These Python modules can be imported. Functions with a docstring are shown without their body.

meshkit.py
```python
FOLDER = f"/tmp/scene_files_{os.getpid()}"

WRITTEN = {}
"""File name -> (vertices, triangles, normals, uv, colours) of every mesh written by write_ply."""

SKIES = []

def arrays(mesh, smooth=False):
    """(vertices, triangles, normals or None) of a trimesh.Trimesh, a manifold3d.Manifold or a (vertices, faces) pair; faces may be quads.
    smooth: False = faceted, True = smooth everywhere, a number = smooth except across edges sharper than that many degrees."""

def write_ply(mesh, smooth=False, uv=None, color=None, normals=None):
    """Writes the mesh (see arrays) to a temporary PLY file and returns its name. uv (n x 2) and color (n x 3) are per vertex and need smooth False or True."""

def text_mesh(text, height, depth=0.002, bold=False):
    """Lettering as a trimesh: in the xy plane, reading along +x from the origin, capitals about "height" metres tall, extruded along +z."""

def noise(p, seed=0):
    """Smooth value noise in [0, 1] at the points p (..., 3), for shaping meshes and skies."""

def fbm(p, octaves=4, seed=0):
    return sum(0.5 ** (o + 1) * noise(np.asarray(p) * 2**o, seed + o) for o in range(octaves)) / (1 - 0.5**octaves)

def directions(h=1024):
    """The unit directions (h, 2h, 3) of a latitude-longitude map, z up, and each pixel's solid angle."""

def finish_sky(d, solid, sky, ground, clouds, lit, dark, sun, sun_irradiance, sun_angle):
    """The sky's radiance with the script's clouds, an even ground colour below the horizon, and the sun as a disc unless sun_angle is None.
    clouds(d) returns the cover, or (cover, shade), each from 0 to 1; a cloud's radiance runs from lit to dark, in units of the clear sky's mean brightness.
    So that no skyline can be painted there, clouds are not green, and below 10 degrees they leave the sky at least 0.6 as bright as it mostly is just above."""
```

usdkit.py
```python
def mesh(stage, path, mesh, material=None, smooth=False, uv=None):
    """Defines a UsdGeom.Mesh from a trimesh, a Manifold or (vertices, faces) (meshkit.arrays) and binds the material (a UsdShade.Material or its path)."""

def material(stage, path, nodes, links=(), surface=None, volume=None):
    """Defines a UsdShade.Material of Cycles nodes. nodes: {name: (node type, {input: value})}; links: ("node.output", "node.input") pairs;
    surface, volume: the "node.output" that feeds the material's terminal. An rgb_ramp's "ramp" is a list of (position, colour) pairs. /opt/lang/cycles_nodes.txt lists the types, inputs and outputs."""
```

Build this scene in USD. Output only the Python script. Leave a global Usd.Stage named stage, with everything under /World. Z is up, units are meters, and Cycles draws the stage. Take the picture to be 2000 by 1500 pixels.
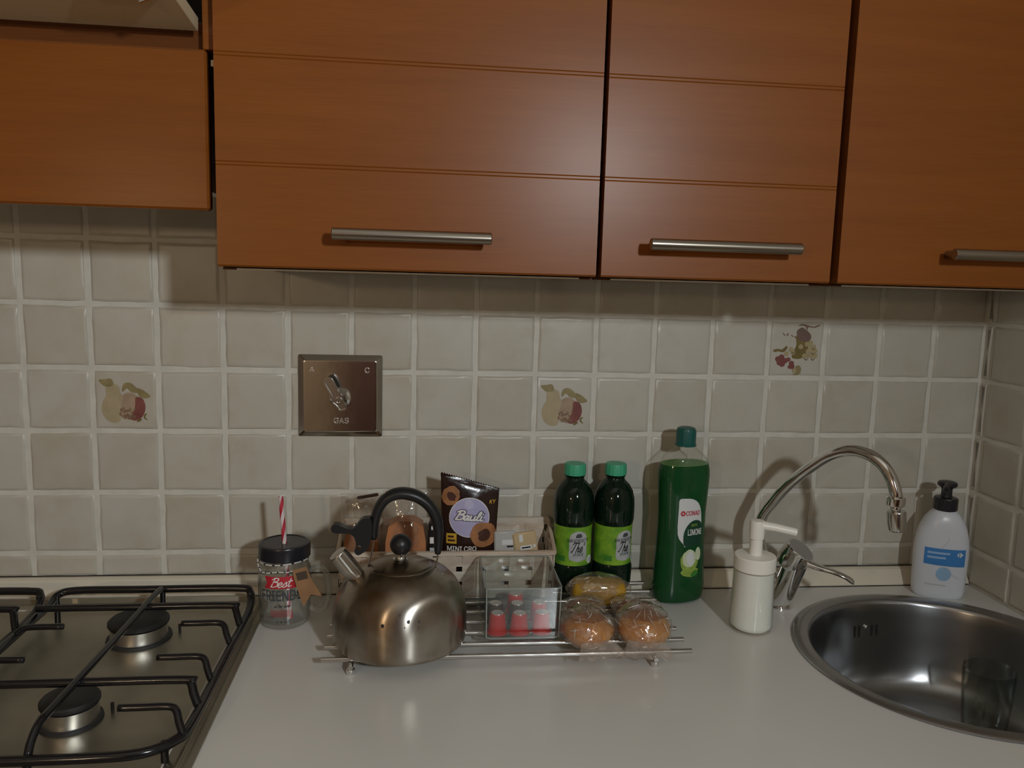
import sys
sys.path.insert(0, "/opt/lang")
import math, random
import numpy as np, trimesh, shapely
from shapely.geometry import Polygon, LineString, Point, box as sbox
from shapely import affinity
import manifold3d as m3
import meshkit, usdkit
from pxr import Usd, UsdGeom, UsdLux, UsdShade, Sdf, Gf

stage = Usd.Stage.CreateInMemory()
UsdGeom.SetStageUpAxis(stage, "Z"); UsdGeom.SetStageMetersPerUnit(stage, 1.0)
W = UsdGeom.Xform.Define(stage, "/World"); stage.SetDefaultPrim(W.GetPrim())
rng = np.random.default_rng(7); random.seed(7)

# ---------------------------------------------------------------- camera
EYE = (0.61274, -1.30995, 1.40687)
RT = (0.9936488768, -0.1090465827, 0.0277624270)
UP = (-0.0128079520, 0.1355147655, 0.9906925379)
FW = (0.1117938545, 0.9847561074, -0.1332574311)
cam = UsdGeom.Camera.Define(stage, "/World/camera")
cam.CreateHorizontalApertureAttr(36.0); cam.CreateVerticalApertureAttr(27.0)
cam.CreateFocalLengthAttr(1570.0 / 2000 * 36.0)
cam.CreateClippingRangeAttr(Gf.Vec2f(0.01, 50))
cam.AddTransformOp().Set(Gf.Matrix4d(*RT, 0, *UP, 0, *(-a for a in FW), 0, *EYE, 1))
cam.CreateExposureAttr(0.0)

# ---------------------------------------------------------------- lights
def sphere_light(name, loc, r, intensity, color):
    l = UsdLux.SphereLight.Define(stage, "/World/" + name)
    l.CreateRadiusAttr(r); l.CreateIntensityAttr(intensity); l.CreateColorAttr(Gf.Vec3f(*color))
    l.AddTranslateOp().Set(Gf.Vec3d(*loc)); return l
def disk_light(name, loc, r, intensity, color, aim):
    l = UsdLux.DiskLight.Define(stage, "/World/" + name)
    l.CreateRadiusAttr(r); l.CreateIntensityAttr(intensity); l.CreateColorAttr(Gf.Vec3f(*color))
    z = -np.array(aim, float) / np.linalg.norm(aim); x = np.cross([0, 0, 1.0], z); x /= np.linalg.norm(x); y = np.cross(z, x)
    l.AddTransformOp().Set(Gf.Matrix4d(*map(float, x), 0, *map(float, y), 0, *map(float, z), 0, *loc, 1)); return l
# a white lamp at the right, turned to the left, and a weaker warm one at the left
disk_light("main_lamp", (1.17, -2.0, 1.755), 0.055, 535.0, (0.92, 0.98, 1.0), (-.78, .62, -.05))
sphere_light("second_lamp", (-0.27, -2.05, 1.54), 0.04, 142.0, (1.0, 0.74, 0.48))
dome = UsdLux.DomeLight.Define(stage, "/World/night_sky"); dome.CreateIntensityAttr(0.02); dome.CreateColorAttr(Gf.Vec3f(.8, .9, 1))

# ---------------------------------------------------------------- helpers
CT = 0.88
used = {}
def numbered(parent, name):
    k = used[(parent, name)] = used.get((parent, name), -1) + 1
    return f"{parent}/{name}" + (f"_{k:03d}" if k else "")
def tag(path, label=None, cat=None, group=None, kind=None):
    p = stage.GetPrimAtPath(path)
    for k, v in (("label", label), ("category", cat), ("group", group), ("kind", kind)):
        if v: p.SetCustomDataByKey(k, v)
    return path
def thing(name, label, cat, loc=(0, 0, 0), rotz=0, group=None, kind=None):
    path = numbered("/World", name)
    x = UsdGeom.Xform.Define(stage, path); x.AddTranslateOp().Set(Gf.Vec3d(*loc))
    if rotz: x.AddRotateZOp().Set(rotz)
    return tag(path, label, cat, group, kind)
def obj(name, mesh, mat, parent="/World", smooth=30, label=None):
    if isinstance(mesh, list): mesh = trimesh.util.concatenate(mesh)
    path = numbered(parent, name)
    usdkit.mesh(stage, path, mesh, M[mat] if isinstance(mat, str) else mat, smooth)
    if label: tag(path, label)
    return path
def struct(name, mesh, mat, label=None):
    return tag(obj(name, mesh, mat, smooth=False), label, name.split("_")[0], kind="structure")
def dup(src, name, loc, rotz, label):
    was = stage.GetPrimAtPath(src).GetCustomData()
    path = thing(name, label, was["category"], loc, rotz, was.get("group"))
    p = stage.GetPrimAtPath(path); p.GetReferences().AddInternalReference(src); p.SetInstanceable(True)
    return path

def move(m, d): m = m.copy(); m.apply_translation(d); return m
def tm(man):
    q = man.to_mesh(); return trimesh.Trimesh(np.array(q.vert_properties)[:, :3], np.array(q.tri_verts), process=False)
def mani(t): return m3.Manifold(m3.Mesh(np.asarray(t.vertices, np.float32), np.asarray(t.faces, np.uint32)))
def bx(x0, x1, y0, y1, z0, z1, r=0.0):
    """box with chamfered edges"""
    if r <= 0:
        m = trimesh.creation.box((x1 - x0, y1 - y0, z1 - z0)); m.apply_translation(((x0 + x1) / 2, (y0 + y1) / 2, (z0 + z1) / 2)); return m
    pts = []
    for x, sx in ((x0, 1), (x1, -1)):
        for y, sy in ((y0, 1), (y1, -1)):
            for z, sz in ((z0, 1), (z1, -1)):
                pts += [(x, y + sy * r, z + sz * r), (x + sx * r, y, z + sz * r), (x + sx * r, y + sy * r, z)]
    return trimesh.convex.convex_hull(np.array(pts))
def lathe(prof, n=48, sx=1.0, sy=1.0, power=2.0):
    """revolve (r, z) points about z; sx, sy stretch the section, power squares it (superellipse)"""
    prof = np.asarray(prof, float); t = np.arange(n) * 2 * np.pi / n
    c, s = np.cos(t), np.sin(t)
    k = 1.0 / (np.abs(c) ** power + np.abs(s) ** power) ** (1 / power)
    c, s = c * k, s * k
    v, f, rows = [], [], []
    for r, z in prof:
        if r < 1e-7: rows.append([len(v)]); v.append((0, 0, z))
        else:
            rows.append(list(range(len(v), len(v) + n))); v += [(r * a * sx, r * b * sy, z) for a, b in zip(c, s)]
    for a, b in zip(rows[:-1], rows[1:]):
        for i in range(n):
            j = (i + 1) % n
            if len(a) == 1 and len(b) == 1: continue
            if len(a) == 1: f.append((a[0], b[j], b[i]))
            elif len(b) == 1: f.append((a[i], a[j], b[0]))
            else: f += [(a[i], a[j], b[j]), (a[i], b[j], b[i])]
    return trimesh.Trimesh(np.array(v), np.array(f), process=False)
def cr(pts, n=8, closed=False):
    """Catmull-Rom through the points"""
    p = np.asarray(pts, float)
    q = np.vstack([p[-1], p, p[:2]]) if closed else np.vstack([2 * p[0] - p[1], p, 2 * p[-1] - p[-2]])
    out = []
    for i in range(len(q) - 3):
        a, b, c, d = q[i:i + 4]
        for t in np.arange(n) / n:
            out.append(.5 * ((2 * b) + (-a + c) * t + (2 * a - 5 * b + 4 * c - d) * t * t + (-a + 3 * b - 3 * c + d) * t ** 3))
    if not closed: out.append(p[-1])
    return np.array(out)
def tube(pts, r, n=12, closed=False, flat=None, cap=True):
    """sweep a circle of radius r (number or per point); flat=(axis, rb): elliptical section with half width rb along that fixed axis"""
    p = np.asarray(pts, float); m = len(p); r = np.broadcast_to(r, (m,))
    t = (np.roll(p, -1, 0) - np.roll(p, 1, 0)) if closed else np.gradient(p, axis=0)
    t /= np.linalg.norm(t, axis=1, keepdims=True)
    if flat is not None:
        b = np.broadcast_to(np.asarray(flat[0], float), (m, 3)); a = np.cross(b, t); a /= np.linalg.norm(a, axis=1, keepdims=True)
        b = np.cross(t, a); rb = np.broadcast_to(flat[1], (m,))
    else:
        a0 = np.cross(t[0], [0, 0, 1.0] if abs(t[0][2]) < .9 else [1.0, 0, 0]); A = []
        for i in range(m):
            a0 = a0 - t[i] * (a0 @ t[i]); a0 /= np.linalg.norm(a0); A.append(a0)
        a = np.array(A); b = np.cross(t, a); rb = r
    ang = np.arange(n) * 2 * np.pi / n
    v = p[:, None] + r[:, None, None] * np.cos(ang)[None, :, None] * a[:, None] + rb[:, None, None] * np.sin(ang)[None, :, None] * b[:, None]
    v = v.reshape(-1, 3); f = []
    for i in range(m if closed else m - 1):
        k = (i + 1) % m
        for j in range(n):
            l = (j + 1) % n; f += [(i * n + j, i * n + l, k * n + l), (i * n + j, k * n + l, k * n + j)]
    if cap and not closed:
        e = len(v); v = np.vstack([v, p[0] - t[0] * r[0] * .3, p[-1] + t[-1] * r[-1] * .3])
        for j in range(n):
            l = (j + 1) % n; f += [(e, l, j), (e + 1, (m - 1) * n + j, (m - 1) * n + l)]
    return trimesh.Trimesh(v, np.array(f), process=False)
def cyl(a, b, r, n=20, r2=None):
    a, b = np.array(a, float), np.array(b, float)
    L = np.linalg.norm(b - a); r2 = r if r2 is None else r2; e = min(r * .12, L * .2)
    m = lathe([(0, 0), (r - e, 0), (r, e), (r2, L - e), (r2 - e, L), (0, L)], n)
    return place(m, a, b - a)
def place(m, loc, d):
    """turn a mesh's z axis to direction d and put its origin at loc"""
    m = m.copy(); m.apply_transform(trimesh.geometry.align_vectors([0, 0, 1], np.asarray(d, float) / np.linalg.norm(d))); m.apply_translation(loc); return m
def ball(c, r, n=2, s=(1, 1, 1)):
    m = trimesh.creation.icosphere(n, r); m.apply_scale(s); m.apply_translation(c); return m
def extr(poly, h):
    return trimesh.util.concatenate([trimesh.creation.extrude_polygon(g, h, engine="earcut") for g in getattr(poly, "geoms", [poly]) if g.area > 1e-12])
def prism_x(poly_yz, x0, x1):
    """extrude a (y, z) outline along x"""
    m = extr(Polygon(poly_yz), x1 - x0); v = np.array(m.vertices); m.vertices = np.stack([v[:, 2] + x0, v[:, 0], v[:, 1]], 1); return m
def loft(loops, close_top=True, close_bot=False):
    n = len(loops[0]); v = np.vstack(loops); f = []
    for k in range(len(loops) - 1):
        for i in range(n):
            j = (i + 1) % n; f += [(k * n + i, k * n + j, (k + 1) * n + j), (k * n + i, (k + 1) * n + j, (k + 1) * n + i)]
    if close_top:
        c = len(v); v = np.vstack([v, loops[-1].mean(0)]); b = (len(loops) - 1) * n; f += [(b + i, b + (i + 1) % n, c) for i in range(n)]
    if close_bot:
        c = len(v); v = np.vstack([v, loops[0].mean(0)]); f += [((i + 1) % n, i, c) for i in range(n)]
    return trimesh.Trimesh(v, np.array(f), process=False)
def rrect(x0, x1, y0, y1, r, z, n=6):
    out = []
    for cx, cy, a in ((x1 - r, y1 - r, 0), (x0 + r, y1 - r, 90), (x0 + r, y0 + r, 180), (x1 - r, y0 + r, 270)):
        for k in range(n + 1):
            t = math.radians(a + 90 * k / n); out.append((cx + r * math.cos(t), cy + r * math.sin(t), z))
    return np.array(out)
def flat(poly, edge=0.004):
    """a flat sheet of triangles no longer than edge, at z = 0"""
    ms = []
    for g in getattr(poly, "geoms", [poly]):
        v, f = trimesh.creation.triangulate_polygon(g, engine="earcut")
        v = np.c_[v, np.zeros(len(v))]
        v, f = trimesh.remesh.subdivide_to_size(v, f, edge, max_iter=12); ms.append(trimesh.Trimesh(v, f))
    return trimesh.util.concatenate(ms)
def wrap(m, fn, off=0.0003):
    """lay a flat sheet (or lettering) onto a surface: fn(x, y) -> points, normals"""
    m = m.copy(); v = np.array(m.vertices); p, n = fn(v[:, 0], v[:, 1]); m.vertices = p + n * (off + v[:, 2])[:, None]; return m
def txt(s, h, width=None, bold=False, shear=0.0, at=(0, 0), depth=0.00012, rot=0):
    """lettering centred on at"""
    m = meshkit.text_mesh(s, h, depth, bold); v = np.array(m.vertices); b = m.bounds
    v[:, 0] -= (b[0, 0] + b[1, 0]) / 2; v[:, 1] -= h / 2
    if width: v[:, 0] *= width / (b[1, 0] - b[0, 0])
    v[:, 0] += shear * v[:, 1]
    c, s_ = math.cos(math.radians(rot)), math.sin(math.radians(rot))
    v[:, :2] = v[:, :2] @ np.array([[c, s_], [-s_, c]]) + at; m.vertices = v; return m
STROKES = {  # joined handwriting, drawn as strokes in a box of height 1
    "B": (.66, [[(.12, .0), (.2, .5), (.3, .95)], [(.05, .8), (.3, .98), (.58, .93), (.58, .7), (.3, .55)], [(.3, .55), (.62, .5), (.6, .15), (.3, 0), (.08, .06)]]),
    "e": (.42, [[(.06, .22), (.34, .31), (.31, .48), (.17, .51), (.05, .30), (.10, .05), (.25, .0), (.44, .16)]]),
    "s": (.4, [[(.0, .08), (.25, .52), (.33, .3), (.3, .06), (.1, .02)], [(.3, .05), (.42, .14)]]),
    "t": (.36, [[(.2, .85), (.12, .3), (.16, .03), (.36, .12)], [(.02, .58), (.38, .62)]]),
    "a": (.5, [[(.36, .44), (.2, .52), (.06, .3), (.1, .04), (.25, .06), (.38, .48), (.34, .12), (.4, .02), (.52, .12)]]),
    "u": (.52, [[(.06, .5), (.06, .12), (.18, .02), (.36, .2), (.4, .5), (.36, .12), (.42, .02), (.54, .12)]]),
    "l": (.3, [[(.0, .12), (.22, .6), (.24, .95), (.12, .85), (.08, .2), (.16, .02), (.3, .12)]]),
    "i": (.26, [[(.08, .5), (.06, .12), (.14, .02), (.28, .12)], [(.13, .72), (.14, .76)]]),
    "T": (.6, [[(.05, .8), (.2, .97), (.7, .95)], [(.42, .95), (.3, .4), (.15, .02), (.05, .05)]]),
    "h": (.5, [[(.2, .98), (.12, .5), (.05, .0)], [(.1, .3), (.28, .52), (.34, .4), (.3, .08), (.36, .02), (.5, .12)]]),
    "'": (.16, [[(.08, .7), (.14, .95)]]),
    "o": (.44, [[(.2, .5), (.05, .25), (.18, .0), (.33, .25), (.2, .5)]]), "v": (.42, [[(.05, .5), (.15, .03), (.35, .5)]]),
    "f": (.34, [[(.34, .9), (.2, .9), (.14, .3), (.1, -.2)], [(.02, .5), (.3, .5)]]),
    "r": (.34, [[(.05, .0), (.08, .5)], [(.08, .35), (.2, .5), (.32, .45)]]),
}
def script(s, h, w=.13, shear=.25, at=(0, 0), width=None, depth=0.00012, rot=0):
    x, parts = 0, []
    for ch in s:
        if ch == " ": x += .3; continue
        adv, st = STROKES[ch]
        for q in st:
            q = cr(np.array(q) + (x, 0), 5); parts.append(LineString(q).buffer(w / 2, 4))
        x += adv
    g = affinity.translate(shapely.union_all(parts), -x / 2, -.4)
    g = affinity.affine_transform(g, [1, shear, 0, 1, 0, 0])
    k = h if width is None else width / x
    g = affinity.translate(affinity.rotate(affinity.scale(g.simplify(.012), k, h, origin=(0, 0)), rot, origin=(0, 0)), *at)
    return extr(g, depth)
def blob(cx, cy, rx, ry, wob=.06, n=20, seed=0, rot=0):
    r = np.random.default_rng(seed); k = 1 + wob * (r.random(n) * 2 - 1); t = np.arange(n) * 2 * np.pi / n
    return affinity.rotate(Polygon(np.stack([cx + rx * k * np.cos(t), cy + ry * k * np.sin(t)], 1)), rot)
def spoly(pts, n=5): return Polygon(cr(pts, n, True)).buffer(0)

# ---------------------------------------------------------------- materials
M = {}
LK = "/World/Looks/"
UsdGeom.Scope.Define(stage, "/World/Looks")
def mat(name, color, rough=.5, metal=0., spec=.5, noise=None, bump=None, **kw):
    """noise=(scale, dark factor) or (scale, dark factor, (sx,sy,sz)); bump=(scale, strength, (sx,sy,sz))"""
    nodes = {"p": ("principled_bsdf", {"base_color": color, "roughness": rough, "metallic": metal, "specular_ior_level": spec, **kw})}
    links = []
    if noise or bump: nodes["g"] = ("texture_coordinate", {})
    if noise:
        sc, dk = noise[0], noise[1]; st = noise[2] if len(noise) > 2 else (1, 1, 1)
        nodes["m"] = ("mapping", {"scale": st}); nodes["n"] = ("noise_texture", {"scale": sc, "detail": 4.0, "roughness": .6})
        c2 = tuple(a * dk for a in color) if np.ndim(dk) == 0 else tuple(dk)
        nodes["r"] = ("rgb_ramp", {"ramp": [(.32, c2), (.68, color)]})
        links += [("g.object", "m.vector"), ("m.vector", "n.vector"), ("n.fac", "r.fac"), ("r.color", "p.base_color")]
    if bump:
        st = bump[2] if len(bump) > 2 else (1, 1, 1)
        nodes["bm"] = ("mapping", {"scale": st}); nodes["bn"] = ("noise_texture", {"scale": bump[0], "detail": 3.0}); nodes["b"] = ("bump", {"strength": bump[1], "distance": .002})
        links += [("g.object", "bm.vector"), ("bm.vector", "bn.vector"), ("bn.fac", "b.height"), ("b.normal", "p.normal")]
    M[name] = usdkit.material(stage, LK + name, nodes, links, surface="p.BSDF"); return M[name]
def film(name, tint=(1, 1, 1), rough=.06, ior=1.5, gl=(1, 1, 1), bump=None, haze=0.0, haze_col=(.8, .8, .8), edge=.5, dark=.8):
    """thin clear sheet: transparent mixed with gloss by fresnel, plus a little haze"""
    nodes = {"t": ("transparent_bsdf", {}), "tr": ("rgb_ramp", {"ramp": [(0, tint), (.55, tint), (.9, tuple(a * dark for a in tint)), (1, tuple(a * dark * .7 for a in tint))]}), "s": ("glossy_bsdf", {"color": gl, "roughness": rough}), "lw": ("layer_weight", {"blend": .5}), "pw": ("math", {"math_type": "power", "value2": 4.0}), "f": ("math", {"math_type": "multiply_add", "value2": edge, "value3": ((ior - 1) / (ior + 1)) ** 2 * 1.3}), "x": ("mix_closure", {})}
    links = [("lw.facing", "pw.value1"), ("pw.value", "f.value1"), ("f.value", "x.fac"), ("lw.facing", "tr.fac"), ("tr.color", "t.color"), ("t.BSDF", "x.closure1"), ("s.BSDF", "x.closure2")]; out = "x.closure"
    if bump:
        nodes.update(g=("texture_coordinate", {}), n=("noise_texture", {"scale": bump[0], "detail": 2.0, "distortion": 1.2}), b=("bump", {"strength": bump[1], "distance": .004}))
        links += [("g.object", "n.vector"), ("n.fac", "b.height"), ("b.normal", "s.normal"), ("b.normal", "lw.normal")]
    if haze:
        nodes.update(d=("diffuse_bsdf", {"color": haze_col}), y=("mix_closure", {"fac": haze})); links += [("x.closure", "y.closure1"), ("d.BSDF", "y.closure2")]; out = "y.closure"
    M[name] = usdkit.material(stage, LK + name, nodes, links, surface=out); return M[name]
def tinted(name, color, tint, fac, rough=.08, noise=None):
    """coloured see-through body: glossy plastic mixed with tinted transparency"""
    M[name] = usdkit.material(stage, LK + name, {"p": ("principled_bsdf", {"base_color": color, "roughness": rough}), "t": ("transparent_bsdf", {"color": tint}), "x": ("mix_closure", {"fac": fac})},
                              [("p.BSDF", "x.closure1"), ("t.BSDF", "x.closure2")], surface="x.closure")
def brushed(name, color, rough, aniso, dark=None, noise_scale=6, bump=0.0):
    nodes = {"p": ("principled_bsdf", {"base_color": color, "roughness": rough, "metallic": 1.0, "anisotropic": aniso, "anisotropic_rotation": .25}), "tg": ("tangent", {"direction_type": "radial", "axis": "z"}),
             "g": ("texture_coordinate", {}), "n": ("noise_texture", {"scale": noise_scale, "detail": 4.0}), "r": ("rgb_ramp", {"ramp": [(.38, dark or color), (.62, color)]})}
    links = [("tg.tangent", "p.tangent"), ("g.object", "n.vector"), ("n.fac", "r.fac"), ("r.color", "p.base_color")]
    M[name] = usdkit.material(stage, LK + name, nodes, links, surface="p.BSDF")
# cherry wood veneer with a horizontal grain
def wood(name, c1, c2, rough=.42, coat=.25):
    M[name] = usdkit.material(stage, LK + name, {
        "g": ("texture_coordinate", {}), "m": ("mapping", {"scale": (.8, .8, 12.0)}), "n": ("noise_texture", {"scale": 3.0, "detail": 5.0, "roughness": .6, "distortion": .5}),
        "m2": ("mapping", {"scale": (5.0, 5.0, 220.0)}), "n2": ("noise_texture", {"scale": 3.0, "detail": 2.0}), "r": ("rgb_ramp", {"ramp": [(.3, c2), (.7, c1)]}),
        "r2": ("rgb_ramp", {"ramp": [(.35, (.93, .92, .90)), (.6, (1, 1, 1))]}), "x": ("mix_color", {"blend_type": "multiply", "fac": 1.0}),
        "p": ("principled_bsdf", {"roughness": rough, "specular_ior_level": .12, "coat_weight": coat, "coat_roughness": .31})},
        [("g.object", "m.vector"), ("m.vector", "n.vector"), ("n.fac", "r.fac"), ("g.object", "m2.vector"), ("m2.vector", "n2.vector"), ("n2.fac", "r2.fac"),
         ("r.color", "x.a"), ("r2.color", "x.b"), ("x.result", "p.base_color")], surface="p.BSDF")
wood("cherry", (.245, .074, .009), (.205, .058, .006), .5, .30)
wood("cherry_dark", (.15, .047, .010), (.11, .034, .008), .5, .1)
# glazed wall tiles: every tile a little different
M["tile"] = usdkit.material(stage, LK + "tile", {
    "g": ("geometry", {}), "o": ("object_info", {}), "n": ("noise_texture", {"scale": 14.0, "detail": 4.0, "roughness": .6}), "n2": ("noise_texture", {"scale": 90.0, "detail": 3.0}),
    "r": ("rgb_ramp", {"ramp": [(.3, (.52, .485, .41)), (.5, (.56, .535, .475)), (.72, (.585, .57, .525))]}), "ro": ("rgb_ramp", {"ramp": [(0, (.92, .90, .86)), (.5, (1, .985, .95)), (1, (1.0, 1.0, 1.0))]}),
    "x": ("mix_color", {"blend_type": "multiply", "fac": 1.0}), "b": ("bump", {"strength": .22, "distance": .003}), "b2": ("bump", {"strength": .05, "distance": .001}),
    "p": ("principled_bsdf", {"roughness": .34, "specular_ior_level": .45})},
    [("g.position", "n.vector"), ("g.position", "n2.vector"), ("n.fac", "r.fac"), ("o.random", "ro.fac"), ("r.color", "x.a"), ("ro.color", "x.b"), ("x.result", "p.base_color"),
     ("n.fac", "b.height"), ("n2.fac", "b2.height"), ("b.normal", "b2.normal"), ("b2.normal", "p.normal")], surface="p.BSDF")
mat("grout", (.72, .70, .63), .85, noise=(30, .86))
mat("plaster", (.74, .68, .58), .9)
mat("plaster_brown", (.26, .20, .15), .9)
mat("ceiling_paint", (.7, .68, .63), .9)
mat("mahogany", (.15, .068, .058), .4, noise=(8, .7, (1, 1, .2)))
mat("floor_tile", (.46, .38, .28), .5, noise=(6, .8))
mat("laminate", (.72, .705, .67), .26, spec=.5, noise=(5, .95), bump=(160, .03))
mat("laminate_edge", (.45, .36, .24), .5)
mat("trim_cream", (.74, .68, .56), .32, noise=(9, .94))
mat("white_board", (.78, .74, .66), .5)
mat("flap_board", (.60, .50, .33), .45)
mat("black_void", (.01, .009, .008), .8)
mat("seal_dark", (.03, .025, .02), .8)
brushed("steel_kettle", (.50, .47, .42), .27, .85, (.27, .21, .15), 11)
brushed("steel_sink", (.42, .425, .435), .27, .6, (.36, .36, .365), 5)
brushed("steel_bar", (.36, .32, .265), .28, .0)
mat("steel_hob", (.46, .43, .35), .42, 1.0, noise=(7, .78))
mat("chrome", (.80, .80, .79), .07, 1.0)
mat("chrome_plate", (.66, .63, .59), .13, 1.0, bump=(26, .06))
mat("steel_satin", (.62, .61, .58), .2, 1.0)
mat("steel_grey", (.42, .42, .41), .42, .6)
mat("aluminium", (.72, .71, .70), .3, 1.0)
mat("enamel_black", (.008, .008, .010), .16, spec=.6)
mat("cap_black", (.012, .012, .012), .55, noise=(60, 1.8))
mat("black_plastic", (.012, .012, .014), .38)
mat("black_gloss", (.012, .012, .014), .2)
mat("black_lid", (.016, .016, .022), .28)
film("jar_glass", (.955, .962, .955), .02, 1.5, edge=.6, dark=.5, haze=.03, haze_col=(.8, .81, .8))
film("jar_handle_glass", (.90, .92, .90), .02, 1.7, edge=.7, dark=.5, haze=.16, haze_col=(.7, .72, .7))
film("clear_glass", (.88, .90, .88), .02, 1.5, edge=.6, dark=.5)
film("acrylic", (.92, .94, .935), .02, 1.5, edge=.55, dark=.55, haze=.010, haze_col=(.6, .66, .66))
film("acrylic_edge", (.80, .84, .83), .05, 1.6, haze=.32, haze_col=(.62, .66, .64))
film("cellophane", (.95, .93, .91), .09, 2.1, bump=(90, .3), haze=.05, haze_col=(.75, .66, .58), edge=.7)
film("cellophane_end", (.95, .93, .91), .06, 1.9, bump=(70, .5), haze=.15, haze_col=(.72, .62, .54), edge=.7)
film("film_fold", (.9, .9, .9), .12, 2.6, haze=.30, haze_col=(.85, .83, .80))
film("bag_film", (.95, .94, .93), .07, 1.65, bump=(36, .5), haze=.06, haze_col=(.7, .64, .57), edge=.7)
film("clear_pet", (.985, .985, .975), .06, 1.4, dark=.8)
tinted("tea_green", (.004, .016, .009), (.10, .32, .10), .16, .07)
tinted("soap_green", (.015, .092, .030), (.06, .55, .12), .28, .06)
tinted("soap_green_top", (.09, .30, .06), (.3, .8, .3), .1, .3)
mat("cap_green", (.055, .40, .22), .45)
mat("cap_teal", (.008, .10, .085), .35)
M["tea_label"] = mat("tea_label", (.27, .50, .035), .35, noise=(38, (.06, .23, .02)))
mat("label_silver", (.52, .54, .56), .4, noise=(60, .75))
mat("label_white", (.70, .72, .73), .45)
mat("label_grey", (.50, .52, .54), .45)
mat("ink_black", (.012, .012, .014), .5)
mat("ink_grey", (.055, .065, .08), .6)
mat("ink_red", (.50, .02, .035), .5)
mat("ink_white", (.78, .77, .74), .5)
mat("ink_dark_green", (.01, .055, .03), .4)
mat("lime_skin", (.35, .50, .09), .4, noise=(70, .6))
mat("lime_flesh", (.66, .74, .50), .4, noise=(90, .85))
mat("leaf_green", (.05, .22, .03), .4)
mat("cream_soap", (.90, .885, .82), .3, noise=(20, .95), subsurface_weight=.2, subsurface_scale=.01)
mat("cream_plastic", (.92, .885, .81), .34)
mat("hand_soap_white", (.70, .72, .78), .3, subsurface_weight=.15, subsurface_scale=.01)
mat("pump_black", (.018, .016, .022), .3)
mat("band_blue", (.06, .25, .62), .4, noise=(25, .85))
mat("disc_blue", (.32, .52, .75), .4, noise=(40, .85))
mat("ink_pale_blue", (.35, .53, .80), .4)
mat("straw_red", (.55, .03, .06), .4); mat("straw_white", (.75, .66, .66), .4)
mat("kraft", (.36, .19, .085), .75, noise=(30, .75)); mat("kraft_print", (.07, .045, .03), .7)
mat("twine_white", (.72, .72, .70), .8); mat("twine_black", (.02, .02, .02), .8)
mat("capsule_red", (.62, .020, .018), .3); mat("capsule_foil", (.62, .58, .55), .35, .6); mat("capsule_brown", (.05, .025, .018), .3)
mat("bun", (.66, .32, .06), .42, noise=(26, (.42, .14, .022)), bump=(40, .2), subsurface_weight=.1, subsurface_scale=.005)
mat("bun_crust", (.36, .115, .02), .4, noise=(40, .7))
mat("bun_paper", (.50, .26, .10), .6)
mat("cake_yellow", (.50, .28, .018), .5, noise=(25, .7))
mat("bread", (.50, .20, .075), .6, noise=(18, .62))
mat("bread_dark", (.34, .135, .05), .6, noise=(18, .6))
M["basket_wood"] = mat("basket_wood", (.70, .60, .48), .7, noise=(16, (.46, .34, .26), (1, 1, 5)), bump=(50, .2, (1, 1, 6)))
mat("basket_wood_pale", (.76, .70, .60), .7, noise=(16, (.56, .47, .38), (1, 1, 5)), bump=(50, .2, (1, 1, 6)))
mat("basket_shadow", (.30, .25, .27), .8, noise=(30, .6))
mat("bag_brown", (.028, .012, .009), .2, bump=(45, .35)); mat("bag_lilac", (.46, .43, .66), .35)
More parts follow.
